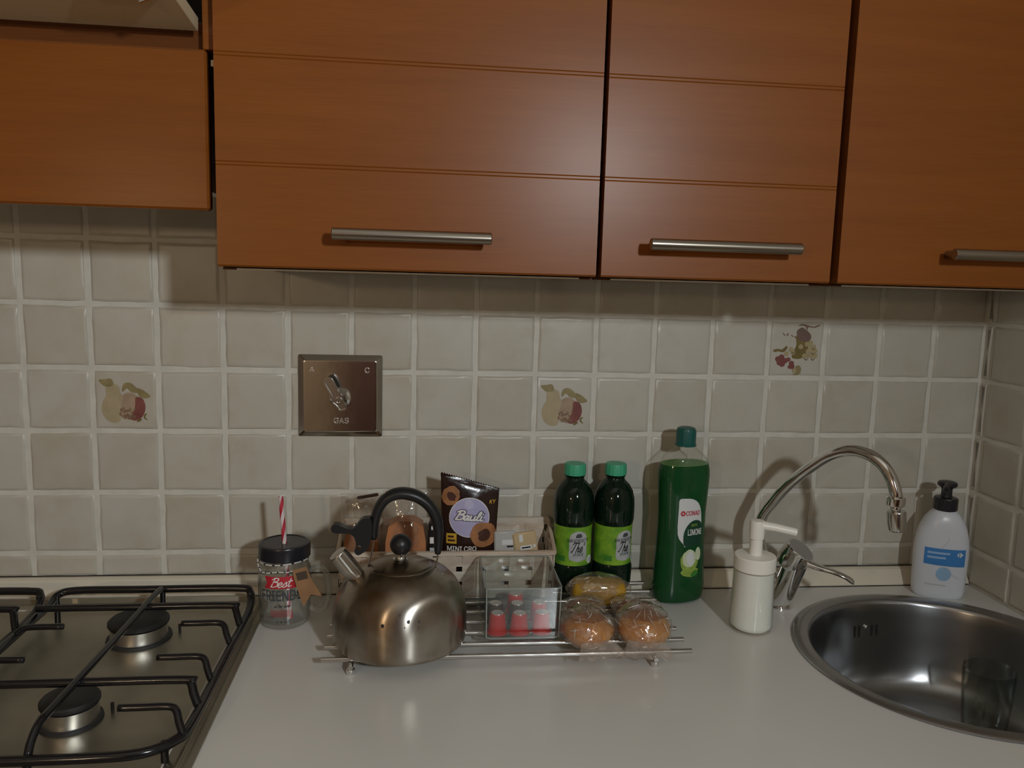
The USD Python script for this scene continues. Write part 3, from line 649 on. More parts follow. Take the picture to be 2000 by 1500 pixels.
obj("lettering", wrap(script("Best", .0140, .105, .25, (.0005, .0745), width=.0300), jar_s, .0005), "ink_white", fb, False)
fr_ = obj("lettering", wrap(txt("FRIENDS", .0155, .062, True, at=(0, .0555)), jar_s, .0003), "ink_grey", jr, False)
# light hatching through the outlined capitals
obj("lettering", wrap(script("is for ever", .0052, .12, .2, (.002, .0395), width=.024), jar_s, .0003), "ink_black", jr, False)
fb2 = obj("red_patch", wrap(flat(sbox(-.016, .0225, .016, .0335), .004), jar_s, .0003), tinted("patch_red", (.50, .12, .14), (1, .85, .85), .72, .4) or "patch_red", jr, True)
obj("star_row", wrap(trimesh.util.concatenate([extr(Point(x, .0145).buffer(.0011, 2), .0001) for x in (-.006, 0, .006)]), jar_s, .0003), "ink_black", jr, False)
rng2 = np.random.default_rng(5)
tw = lambda z, r_, ph: np.array([(r_ * math.sin(t + ph), -r_ * math.cos(t + ph), z + .0012 * math.sin(2 * t)) for t in np.linspace(0, 2 * np.pi, 60)[:-1]])
def twine(pts, closed, parent):
    p = tube(pts, .0010, 8, closed); obj("twine", p, "twine_white", parent, True)
    seg = [tube(pts[i:i + 2], .00112, 6) for i in range(0, len(pts) - 2, 4)]
    obj("twine_fleck", seg, "twine_black", parent, True)
twine(tw(.1012, .0365, 0), True, jr)
twine(cr([(-.037, -.008, .104), (-.035, -.018, .096), (-.028, -.029, .0895), (-.018, -.036, .0895), (-.004, -.0395, .092), (.010, -.0395, .0915), (.018, -.0375, .0935)], 6), False, jr)
tq = Polygon([(-.0030, .0010), (.0170, .0052), (.0222, -.0110), (.0385, -.0405), (.0225, -.0375), (.0125, -.0560), (.0075, -.0400), (-.001, -.012)])
tagm = extr(tq, .0006); v = np.array(tagm.vertices); tagm.vertices = np.stack([v[:, 0] + .0205, -.0395 + v[:, 2] + .1 * v[:, 0], v[:, 1] + .094], 1)
tgp = obj("paper_tag", tagm, "kraft", jr, False)
sq = affinity.rotate(sbox(-.0075, -.0055, .0075, .0065), 12); sqm = extr(affinity.translate(sq, .0105, -.0085), .0002); v = np.array(sqm.vertices); sqm.vertices = np.stack([v[:, 0] + .0205, -.0399 + .1 * v[:, 0] - v[:, 2], v[:, 1] + .094], 1)
obj("tag_print", sqm, "kraft_print", tgp, False)

# ---------------------------------------------------------------- wire trivet
RZ = .8985
rk = thing("wire_trivet", "long steel rod trivet on the worktop, under the kettle and the pastries", "trivet")
RY = [-.2890, -.2535, -.2180, -.1825, -.1470, -.1115, -.0760, -.0405]
for y in RY: obj("rod", cyl((.4855, y, RZ), (.9900, y, RZ), .0034, 14), "steel_satin", rk, 40)
for x in (.5245, .937):
    b = obj("cross_rod", cyl((x, -.300, RZ - .0068), (x, -.032, RZ - .0068), .0036, 14), "steel_satin", rk, 40)
    for y in (-.294, -.038): obj("foot", lathe([(0, 0), (.0045, 0), (.0058, .002), (.0058, .007), (.004, .009), (0, .009)], 18), "chrome", b, 40); UsdGeom.Xformable(stage.GetPrimAtPath(b + ("/foot" if y < -.2 else "/foot_001"))).AddTranslateOp().Set(Gf.Vec3d(x, y, CT + .0003))
RT_ = RZ + .0036      # top of the rods

# ---------------------------------------------------------------- kettle
kt = thing("kettle", "brushed steel whistling kettle with a black arched handle, standing on the trivet", "kettle", (.5872, -.2330, RT_))
kp = [(0, .0), (.084, .0), (.0885, .0008), (.0905, .0025), (.0918, .006), (.0928, .014), (.0930, .030), (.0919, .044), (.0893, .058), (.0845, .071), (.0775, .0825), (.0675, .0925), (.0560, .0995), (.0470, .1035), (.0440, .1045)]
ktb = obj("body", lathe(kp, 96), "steel_kettle", kt, 50)
ldk = obj("lid", lathe([(.0440, .1040), (.0436, .1052), (.0400, .1070), (.034, .1092), (.022, .1128), (.010, .1148), (0, .1150)], 72), "steel_kettle", kt, 50)
obj("knob_stem", lathe([(.0115, .1142), (.0092, .1160), (.0080, .1185), (.0080, .128), (0, .128)], 28), "steel_satin", ldk, 40)
obj("knob", ball((0, 0, .1340), .0150, 3), "black_plastic", ldk, True)
ha = np.array([(.5503, 1.0455), (.5508, 1.063), (.5550, 1.0840), (.5650, 1.1000), (.5785, 1.1075), (.5935, 1.1085), (.6103, 1.1035), (.6250, 1.0920), (.6345, 1.0755), (.6385, 1.0565), (.6385, 1.0389), (.6381, 1.0234)])
hp = cr([(x - .5872, 0, z - RT_) for x, z in ha], 6)
k = np.arange(len(hp)) / (len(hp) - 1)
obj("handle", tube(hp, np.interp(k, [0, .03, .2, .5, .8, .96, 1], [.0050, .0060, .0072, .0086, .0074, .0056, .0042]), 18, flat=((0, 1, 0), np.interp(k, [0, .04, .3, .5, .8, 1], [.0085, .010, .0115, .0120, .0105, .007]))), "black_plastic", kt, True)
def k_surf(x, y):
    r_ = np.interp(y, [z for _, z in kp[2:]], [q_ for q_, _ in kp[2:]]); a_ = x / r_; n = np.stack([np.sin(a_), -np.cos(a_), 0 * a_], 1); return np.stack([r_ * np.sin(a_), -r_ * np.cos(a_), y], 1), n
for x, z, r_ in ((-.0205, .0560, .0022), (.0130, .0610, .0019), (.0270, .0595, .0014), (.0015, .0690, .0012), (.0080, .0540, .0008), (.0265, .0520, .0008)):
    obj("burnt_spot", wrap(flat(blob(x, z, r_, r_ * 1.2, .2, 10, int(x * 9999) % 97), .002), k_surf, .0003), "ink_black", ktb, True)
# steel straps that hold the handle
for pts in ([(-.0365, 0, .1440), (-.0385, 0, .130), (-.0420, 0, .112), (-.0460, 0, .099)], [(.0508, 0, .1225), (.0502, 0, .112), (.0485, 0, .104), (.052, -.004, .097)]):
    q = cr(pts, 4); br_ = obj("strap", tube(q, .0011, 8, flat=((0, 1, 0), .0055)), "steel_satin", kt, 40)
    obj("rivet", ball(q[-1] + (0, -.004, .002), .0030), "steel_satin", br_, True)
obj("bracket", bx(.044, .060, -.016, -.012, .0945, .098, .001), "steel_satin", kt)
# spout: short steel whistle tube leaning left, with a black trigger above it
a, b = np.array([-.0570, -.012, .092]), np.array([-.0840, -.016, .1275])
d = (b - a) / np.linalg.norm(b - a)
spt = obj("spout", place(lathe([(.0125, -.014), (.0118, 0), (.0122, .014), (.0130, .016), (.0130, .044), (.0122, .0455), (.008, .0462), (0, .0464)], 36), a, d), "steel_kettle", kt, 40)
lev = spoly([(-.0930, .1625), (-.0900, .1668), (-.0820, .1660), (-.0740, .1620), (-.0660, .1605), (-.0600, .1650), (-.0530, .1735), (-.0450, .1755), (-.0400, .1740), (-.0385, .1600), (-.0400, .1440), (-.0440, .1330), (-.0560, .1240), (-.0620, .1285), (-.0600, .1370), (-.0620, .1480), (-.0680, .1535), (-.0760, .1545), (-.0860, .1545), (-.0925, .1575)], 4)
lm = extr(lev, .014); v = np.array(lm.vertices); lm.vertices = np.stack([v[:, 0], v[:, 2] - .012, v[:, 1] - .0005], 1)
tgk = obj("trigger", lm, "black_plastic", kt, 40)
obj("pivot_pin", cyl((-.0560, -.0135, .1345), (-.0560, .004, .1345), .0028, 14), "chrome", tgk)

# ---------------------------------------------------------------- basket
BX0, BX1, BY0, BY1, BZ = .488, .8245, -.1165, -.030, RT_ + .0004
FZ, KZ = .9805, 1.0035            # rim height in front and behind
bk = thing("basket", "shallow whitewashed woven chip-wood basket at the tiled wall, behind the kettle", "basket")
YBT = -.0070                       # back wall leans to the tiles
def strip(p0, p1, wdir, w, th, amp, n, ph, nrm):
    """a bent splint from p0 to p1, wide along wdir, waving along nrm"""
    p0, p1, wdir, nrm = map(np.array, (p0, p1, wdir, nrm)); t = np.linspace(0, 1, n)
    c = p0 + (p1 - p0) * t[:, None] + nrm * (amp * np.cos(ph + t * np.pi * (n - 1) / 2))[:, None]
    v = np.concatenate([c + wdir * w / 2 + nrm * th / 2, c - wdir * w / 2 + nrm * th / 2, c - wdir * w / 2 - nrm * th / 2, c + wdir * w / 2 - nrm * th / 2])
    f = []
    for i in range(n - 1):
        for a_, b_ in ((0, 1), (1, 2), (2, 3), (3, 0)): f += [(a_ * n + i, b_ * n + i, b_ * n + i + 1), (a_ * n + i, b_ * n + i + 1, a_ * n + i + 1)]
    f += [(0, 2 * n, n), (0, 3 * n, 2 * n), (n - 1, 2 * n - 1, 3 * n - 1), (n - 1, 3 * n - 1, 4 * n - 1)]
    m = trimesh.Trimesh(v, np.array(f), process=False); m.fix_normals(); return m
mats3 = ["basket_wood", "basket_wood_pale", "basket_wood_pale", "basket_wood"]
def weave(x0, x1, f0, f1, za, zb, ny):
    """uprights and bands between the lines z=za (y=f0) and z=zb (y=f1)"""
    nU = 9; pitch = (x1 - x0) / nU
    up = np.array([0, f1 - f0, zb - za]); upn = up / np.linalg.norm(up); nrm = np.array([0, -upn[2], upn[1]]) * ny
    for i in range(nU):
        x = x0 + (i + .5) * pitch
        obj("upright_splint", strip((x, f0, za), (x, f1, zb), (1, 0, 0), pitch * .74, .0011, .0013, 7, math.pi * i, nrm), mats3[(i * 7) % 4], bk, 40)
    nB = 3; hgt = np.linalg.norm(up) / nB
    for j in range(nB):
        c = np.array([0, f0, za]) + upn * hgt * (j + .5)
        obj("band_splint", strip((x0, c[1], c[2]), (x1, c[1], c[2]), upn, hgt * .70, .0011, .0013, 2 * nU + 1, math.pi * j + math.pi / 2 * 0, nrm), mats3[(j * 5 + 1) % 4], bk, 40)
weave(BX0 + .004, BX1 - .004, BY0 + .012, BY0 + .004, BZ + .002, FZ - .003, 1)
weave(BX0 + .004, BX1 - .004, BY1 - .004, YBT - .004, BZ + .002, KZ - .003, -1)
for x, nm in ((BX0 + .002, 0), (BX1 - .002, 1)):
    sgn = 1 if nm else -1
    for j in range(3):
        z = BZ + .012 + j * .026
        obj("band_splint", strip((x, BY0 + .012 - .003 * j, z), (x, BY1 + .006 * j, z + .004 * j), (0, 0, 1), .022, .0011, .0012, 7, math.pi * j, (sgn, 0, 0)), mats3[j], bk, 40)
    for i in range(3):
        y = BY0 + .020 + i * .025
        obj("upright_splint", strip((x, y, BZ + .002), (x, y + .006 * (i - .6), FZ + .006 * i), (0, 1, 0), .019, .0011, .0012, 7, math.pi * (i + 1), (sgn, 0, 0)), mats3[i + 1], bk, 40)
obj("bottom", bx(BX0 + .004, BX1 - .004, BY0 + .013, BY1 - .004, BZ, BZ + .002), "basket_wood", bk)
obj("rim_band", prism_x([(BY0 + .0005, FZ - .004), (BY0 + .0005, FZ + .002), (BY0 + .0075, FZ + .002), (BY0 + .0075, FZ - .004)], BX0, BX1), "basket_wood", bk)
obj("rim_band", prism_x([(YBT - .0065, KZ - .010), (YBT - .0065, KZ + .002), (YBT - .0005, KZ + .002), (YBT - .0005, KZ - .010)], BX0, BX1 + .004), "basket_wood_pale", bk)
for x in (BX0 + .001, BX1 - .001):
    m = tube(np.array([(x, BY0 + .004, FZ - .001), (x + (.005 if x > .6 else 0), YBT - .003, KZ - .002)]), .0035, 8); obj("rim_band", m, "basket_wood", bk, 40)

# bag with the lilac emblem
BY = -.078
def bag_surface(c, bulge, nu=22, nv=26, seed=1, wr=.0016, y=BY, lean=0.0):
    """pillow bag between four corners (x, z): bl, br, tr, tl; returns mesh and the front surface fn(x, z)"""
    bl, br_, tr_, tl = map(np.array, c); u, v = np.meshgrid(np.linspace(0, 1, nu), np.linspace(0, 1, nv))
    P = ((1 - u) * (1 - v))[..., None] * bl + (u * (1 - v))[..., None] * br_ + (u * v)[..., None] * tr_ + ((1 - u) * v)[..., None] * tl
    def bul(u, v): return bulge * np.clip(np.sin(np.pi * u), 0, 1) ** .6 * np.clip(np.sin(np.pi * np.clip(v, 0, 1)), 0, 1) ** .6
    nz = meshkit.fbm(np.stack([P[..., 0] * 40, P[..., 1] * 40, 0 * u], -1), 3, seed) - .5
    def yy(u, v, z): return y + lean * (z - bl[1])
    edge = np.minimum.reduce([u, 1 - u, v, 1 - v]); k = np.clip(edge * 8, 0, 1)
    f_ = yy(u, v, P[..., 1]) - bul(u, v) - .0006 - nz * wr * 2 * k; b_ = yy(u, v, P[..., 1]) + bul(u, v) + .0006 + nz * wr * 2 * k
    V = np.concatenate([np.stack([P[..., 0], f_, P[..., 1]], -1).reshape(-1, 3), np.stack([P[..., 0], b_, P[..., 1]], -1).reshape(-1, 3)])
    F = []; N = nu * nv
    for j in range(nv - 1):
        for i in range(nu - 1):
            q = j * nu + i; F += [(q, q + 1, q + nu + 1), (q, q + nu + 1, q + nu), (N + q, N + q + nu + 1, N + q + 1), (N + q, N + q + nu, N + q + nu + 1)]
    rim = [i for i in range(nu)] + [j * nu + nu - 1 for j in range(1, nv)] + [(nv - 1) * nu + i for i in range(nu - 2, -1, -1)] + [j * nu for j in range(nv - 2, 0, -1)]
    for a_, b_ in zip(rim, rim[1:] + rim[:1]): F += [(a_, N + a_, N + b_), (a_, N + b_, b_)]
    from scipy.interpolate import LinearNDInterpolator, NearestNDInterpolator
    X = np.stack([P[..., 0].ravel(), P[..., 1].ravel()], 1); li, ne = LinearNDInterpolator(X, f_.ravel()), NearestNDInterpolator(X, f_.ravel())
    def fn(x, z):
        a_ = li(x, z); b_ = ne(x, z); a_ = np.where(np.isnan(a_), b_, a_); return np.stack([x, a_, z], 1), np.tile([0, -1.0, 0], (len(x), 1))
    return trimesh.Trimesh(V, np.array(F), process=False), fn
bb = thing("pastry_bag", "dark brown snack bag with a round lilac emblem, upright in the basket", "bag")
bm, bf = bag_surface(((.6500, .9150), (.7300, .9150), (.7370, 1.0725), (.6445, 1.0985)), .012)
bgp = obj("bag", bm, "bag_brown", bb, True)
teeth = Polygon([(.6440, 1.0975)] + [q for k in range(24) for q in ((.6445 + .0925 * (k + .5) / 24, 1.0985 - .026 * (k + .5) / 24 + .0028), (.6445 + .0925 * (k + 1) / 24, 1.0985 - .026 * (k + 1) / 24 + .0004))] + [(.7365, 1.066), (.645, 1.091)])
obj("crimped_seal", wrap(flat(teeth, .02), bf, .0006), "bag_brown", bb, False)
def lay(g, m, off, name="print", par=bb, edge=.006): return obj(name, wrap(flat(g, edge), bf, off), m, par, True)
lay(Point(.6900, 1.0290).buffer(.0318, 16), "ink_white", .0006, "emblem_ring")
em = lay(Point(.6900, 1.0290).buffer(.0306, 16), "bag_lilac", .0009, "emblem")
lay(affinity.scale(Point(.6895, 1.0505).buffer(.0075, 3), 1, 1), "logo_pale", .0011, "emblem_crest")
obj("lettering", wrap(script("Bauli", .0150, .30, .22, (.6905, 1.0310), width=.044, rot=-5), bf, .0012), "logo_ink", em, False)
obj("lettering", wrap(script("Bauli", .0150, .15, .22, (.6905, 1.0310), width=.044, rot=-5), bf, .0015), "ink_white", em, False)
for cx, cz, rx, ry, s_ in ((.6605, 1.0635, .0135, .0160, 1), (.7130, 1.0015, .0215, .0205, 2)):
    pz = lay(blob(cx, cz, rx, ry, .06, 22, s_, -25), "pastry_print", .0016, "pastry_print"); lay(blob(cx + .001, cz - .001, rx * .46, ry * .5, .15, 14, s_ + 5, 30), "choc_print", .0020, "filling_print", pz)
yl = lay(sbox(.6545, .9870, .6705, 1.0035), "label_yellow", .0010, "yellow_label")
for k in range(2): lay(sbox(.6568, .9905 + .006 * k, .6682 - .002 * k, .9938 + .006 * k), "choc_print", .0013, "print_line", yl)
obj("lettering", wrap(txt("KY", .0058, .0095, True, .2, at=(.7265, 1.0535)), bf, .001), "label_yellow", bb, False)
obj("lettering", wrap(txt("MINI CRO", .0075, .046, True, at=(.6790, .9790)), bf, .001), "ink_white", bb, False)

# bread in clear bags
def bread_bag(label, x0, x1, zt, bc, bm_, y, seed):
    t = thing("bread_bag", label, "bread bag")
    w = x1 - x0
    o = [(0, 0), (w, 0), (w, (zt - BZ) * .72), (w * .93, (zt - BZ) * .93), (w * .7, zt - BZ), (w * .3, zt - BZ), (w * .07, (zt - BZ) * .93), (0, (zt - BZ) * .72)]
    for k in range(2):
        m = extr(spoly(o, 3) if False else Polygon(o).buffer(-.003).buffer(.003), .017); v = np.array(m.vertices)
        m.vertices = np.stack([v[:, 0] + x0, y - .0175 + k * .0178 + v[:, 2], v[:, 1] + BZ + .0025], 1); obj("bread_slice", m, bm_, t, 30)
    m, _ = bag_surface(bc, .0215, 20, 24, seed, .0045, y); obj("bag", m, "bag_film", t, True)
    return t
bread_bag("toasted bread in a clear bag, seen under the arch of the kettle handle", .5600, .6225, 1.0210, ((.556, BZ + .002), (.625, BZ + .002), (.630, 1.072), (.555, 1.070)), "bread", -.072, 4)
tb = bread_bag("dark bread in a crumpled clear bag at the left end of the basket", .4950, .5490, 1.0080, ((.491, BZ + .002), (.553, BZ + .002), (.550, 1.062), (.4900, 1.064)), "bread_dark", -.070, 9)
obj("bag_clip", bx(-.0165, .0165, -.003, .003, -.0022, .0022, .001), "capsule_brown", tb); p = UsdGeom.Xformable(stage.GetPrimAtPath(tb + "/bag_clip")); p.AddTranslateOp().Set(Gf.Vec3d(.5315, -.073, 1.0600)); p.AddRotateYOp().Set(-10)
# small packets
def packet(label, x0, x1, z0, z1, y, th, m, tilt, extra=()):
    t = thing("food_packet", label, "packet", ((x0 + x1) / 2, y, z0), 0)
    w, h = (x1 - x0) / 2, z1 - z0
    def tl(q): q = q.copy(); q.apply_transform(trimesh.transformations.rotation_matrix(math.radians(tilt), (0, 1, 0))); return q
    b = obj("wrapper", tl(bx(-w, w, -th / 2, th / 2, 0, h, min(.003, th * .3))), m, t, 40)
    for cx, cz, ww, hh, mm in extra: obj("print", tl(bx(cx - ww / 2, cx + ww / 2, -th / 2 - .0004, -th / 2 + .001, cz - hh / 2, cz + hh / 2)), mm, b, False)
    return t
packet("narrow black packet with small white label marks, between bread and brown bag", .6265, .6430, BZ + .003, 1.020, -.080, .022, "packet_black", 0, [(0, .108, .008, .006, "ink_white"), (0, .088, .012, .010, "ink_white"), (0, .072, .012, .008, "label_grey"), (0, .058, .010, .003, "label_grey")])
packet("pale grey paper sachet right of the brown bag in the basket", .7330, .7675, BZ + .003, 1.0060, -.085, .008, "packet_grey", -2, [(.004, .083, .018, .008, "label_white"), (.008, .076, .010, .0028, "ink_black"), (.005, .062, .012, .0022, "ink_black")])
packet("tan paper sachet with a white text strip at the right end of the basket", .7720, .8100, BZ + .003, 1.0060, -.088, .008, "packet_tan", -8, [(-.006, .092, .006, .012, "label_white"), (.0005, .076, .019, .007, "label_white"), (.0005, .076, .014, .002, "ink_grey"), (.014, .077, .004, .005, "label_white")])

# ---------------------------------------------------------------- clear box with coffee capsules
ab = thing("clear_box", "clear acrylic box of coffee capsules on the trivet", "box", (.7575, -.1905, RT_ + .0002))
w, d_, h, t_ = .0530, .0650, .0770, .0022
L = [rrect(-w + i, w - i, -d_ + i, d_ - i, r_, z, 5) for i, z, r_ in ((.003, 0, .006), (.0005, .0025, .008), (0, .010, .008), (-.0015, h - .001, .008), (-.0012, h, .0078), (t_ - .0012, h, .006), (t_ - .0008, h - .002, .006), (t_, .010, .006), (t_ + .002, .0045, .006))]
obj("shell", loft(L, True, True), "acrylic", ab, 35)
for nm_, zz, ii in (("rim", h - .0006, -.0004), ("base_edge", .0035, .0022)):
    obj(nm_, tube(rrect(-w + ii, w - ii, -d_ + ii, d_ - ii, .0075, zz, 5), .0012, 8, True), "acrylic_edge", ab, True)
for sx_ in (-1, 1):
    for sy_ in (-1, 1): obj("corner_edge", tube(np.array([(sx_ * (w - .0022), sy_ * (d_ - .0022), .004), (sx_ * (w - .0008), sy_ * (d_ - .0008), h - .001)]), .0010, 8), "acrylic_edge", ab, True)
cpz = RT_ + .0002 + .0047
cap0 = None
CAPS = [(-.0340, -.0440, "red coffee capsule at the front left in the clear box"), (-.0030, -.0455, "red coffee capsule at the front middle in the clear box"), (.0290, -.0435, "red coffee capsule at the front right in the clear box"), (.0300, -.0090, "red coffee capsule in the second row, right side of the clear box"), (-.0010, .0240, "red coffee capsule standing farthest back in the clear box")]
def capsule(label, loc, m, fm):
    c_ = thing("coffee_capsule", label, "coffee capsule", loc, 0, "coffee capsules in the clear box")
    b = obj("cup", lathe([(0, .0), (.0150, .0), (.0152, .0012), (.0134, .0018), (.0128, .004), (.0108, .0255), (.0098, .0278), (.0088, .0284)], 36), m, c_, 35)
    obj("foil_lid", lathe([(.0090, .0280), (.0086, .0290), (.004, .0284), (0, .0282)], 32), fm, c_, 30)
    return c_
for k, (x, y, lab) in enumerate(CAPS):
    loc = (.7575 + x, -.1905 + y, cpz)
    if k == 0: cap0 = capsule(lab, loc, "capsule_red", "capsule_foil")
    else: dup(cap0, "coffee_capsule", loc, 40 * k, lab)
capsule("dark brown coffee capsule behind the front left one in the clear box", (.7575 - .0335, -.1905 - .0090, cpz), "capsule_brown", "capsule_foil")
capsule("dark brown coffee capsule in the middle of the clear box", (.7575 - .0020, -.1905 - .0105, cpz), "capsule_brown", "capsule_foil")

# ---------------------------------------------------------------- wrapped pastries
def shell(c, s, seed, wr, n=4, low=None):
    m = trimesh.creation.icosphere(n, 1.0); v = np.array(m.vertices); nz = meshkit.fbm(v * 3.2 + seed * 7, 3, seed) - .5 + .35 * np.abs(meshkit.noise(v * 5.5 + seed * 3, seed + 5) - .5)
    v = v * (1 + wr * nz)[:, None] * s
    if low is not None: v[:, 2] = np.maximum(v[:, 2], low)
    m.vertices = v + c; return m
def creases(c, s, seed, n, parent):
    """short glossy folds lying on a wrapper"""
    r = np.random.default_rng(seed + 40); ms = []
    for _ in range(n):
        th, ph, L_, tw_ = r.uniform(math.pi * 1.05, math.pi * 1.95), r.uniform(.15, 1.25), r.uniform(.12, .38), r.uniform(-1.2, 1.2); t_q = np.linspace(-L_, L_, 7)
        a_ = th + t_q * math.cos(tw_ + 1.2); b = ph + t_q * math.sin(tw_ + 1.2) * .8
        p = np.stack([np.cos(a_) * np.cos(b), np.sin(a_) * np.cos(b), np.sin(b)], 1) * s + c
        ms.append(tube(p, np.array([.0001, .0004, .0006, .0007, .0006, .0004, .0001]) * r.uniform(.7, 1.3), 6))
    obj("fold", ms, "film_fold", parent, True)
def wrapped_bun(label, loc, seed, rz, s=1.0):
    t = thing("wrapped_bun", label, "wrapped pastry", loc, rz)
    body = trimesh.creation.icosphere(4, 1.0); v = np.array(body.vertices)
    r_ = np.array([.0350, .0345, .0245]) * s
    v = v * r_ * (1 + .05 * (meshkit.fbm(v * 2 + seed, 2, seed) - .5))[:, None]; v[:, 2] = np.maximum(v[:, 2], -.017 * s); v[:, 2] += .0185 * s
    k = np.clip((v[:, 2] / s - .004) / .012, 0, 1); v[:, :2] *= (.93 + .07 * k)[:, None]
    body.vertices = v; obj("bun", body, "bun", t, True)
    cw = np.array(body.vertices); cm_ = cw - (0, 0, .0185 * s); pick = (cw[:, 2] > .021 * s + .004 * s * np.sin(cw[:, 0] / s * 90)) & (cw[:, 1] > -.026 * s) & (np.hypot(cw[:, 0], cw[:, 1] - .006 * s) < .0275 * s)
    crust = trimesh.Trimesh(cw + cm_ / np.linalg.norm(cm_, axis=1, keepdims=True) * .0004, body.faces[pick[body.faces].all(axis=1)], process=False); crust.remove_unreferenced_vertices()
    obj("crust", crust, "bun_crust", t, True)
    obj("crease", tube(cr([(-.022 * s, -.021 * s, .024 * s), (-.010 * s, -.0262 * s, .0305 * s), (.006 * s, -.0265 * s, .0305 * s), (.022 * s, -.019 * s, .027 * s)], 6), .0010, 6), "bun_paper", t, True)
    wv = shell((0, .0060 * s, .0210 * s), np.array([.0385, .0430, .0285]) * s, seed, .24, 3, -.0205 * s)
    wp = obj("wrapper", wv, "cellophane", t, 14)
    creases((0, .0060 * s, .0210 * s), np.array([.0392, .0437, .0290]) * s, seed, 12, wp)
    for sg, nm in ((-1, 0), (1, 1)):
        u = np.linspace(-1, 1, 15); rows = []
        for q in np.linspace(0, 1, 6):
            w_ = .022 + .010 * q; rr = np.random.default_rng(seed + nm * 10 + int(q * 9))
            x = u * w_ * s * (1 if sg > 0 else 1.08); y = sg * (.034 + (.019 if sg > 0 else .022) * q) * s + .0015 * np.sin(u * 9 + seed); z = (.0125 * (1 - q) + .0035 + .0018 * np.sin(u * 11 + seed * 2) * q + .001 * rr.random(15)) * s + (.012 * q if sg > 0 else 0)
            rows.append(np.stack([x, y, z], 1))
        V = np.concatenate(rows); F = []
        for j in range(5):
            for i in range(14): q = j * 15 + i; F += [(q, q + 1, q + 16), (q, q + 16, q + 15)]
        top_ = trimesh.Trimesh(V, np.array(F), process=False); bot = top_.copy(); bot.vertices = bot.vertices - (0, 0, .0004); bot.invert()
        obj("wrapper_end", [top_, bot], "cellophane_end", wp, 12)
    return t
wrapped_bun("round golden bun in cellophane touching the clear box", (.8480, -.2640, RT_ + .0003), 2, 10)
wrapped_bun("round golden bun in cellophane at the right end of the trivet", (.9265, -.2660, RT_ + .0003), 5, -8, 1.05)
yb = thing("wrapped_cake", "long yellow cake slice in clear film, between the buns and the tea bottles", "wrapped pastry", (.8910, -.1330, RT_ + .0003), -6)
cm = lathe([(0, -.042), (.012, -.0415), (.0175, -.036), (.019, -.02), (.0192, .02), (.0175, .036), (.012, .0415), (0, .042)], 32, 1.0, 1.0, 3.0); cm.apply_transform(trimesh.transformations.rotation_matrix(math.pi / 2, (0, 1, 0))); cm.apply_translation((0, 0, .0208)); v = np.array(cm.vertices); v[:, 2] *= 1.02; v[:, 1] *= 1.25; cm.vertices = v
obj("cake", cm, "cake_yellow", yb, True)
m = shell((0, 0, .0245), np.array([.0500, .0270, .0252]), 3, .2, 3, -.0240); wq = obj("wrapper", m, "cellophane", yb, 14); creases((0, 0, .0245), np.array([.0505, .0275, .0257]), 3, 10, wq)
yk = thing("wrapped_pastry", "brown pastry in crinkled film, lying between the clear box and the buns", "wrapped pastry", (.8540, -.1890, RT_ + .0003), 12)
m = shell((0, 0, .0145), np.array([.030, .016, .0135]), 11, .12, 3, -.0140); obj("pastry", m, "bread_dark", yk, True)
m = shell((0, 0, .0185), np.array([.0385, .0205, .0178]), 13, .34, 3, -.0180); wq = obj("wrapper", m, "cellophane", yk, 14); creases((0, 0, .0185), np.array([.039, .021, .0183]), 13, 9, wq)
yk = thing("wrapped_pastry", "brown pastry in crinkled film, lying behind the right-hand bun", "wrapped pastry", (.9360, -.1890, RT_ + .0003), -8)
m = shell((0, 0, .0145), np.array([.028, .017, .0135]), 21, .12, 3, -.0140); obj("pastry", m, "bread_dark", yk, True)
m = shell((0, 0, .0190), np.array([.0370, .0215, .0182]), 23, .34, 3, -.0185); wq = obj("wrapper", m, "cellophane", yk, 14); creases((0, 0, .0190), np.array([.0375, .0220, .0187]), 23, 9, wq)

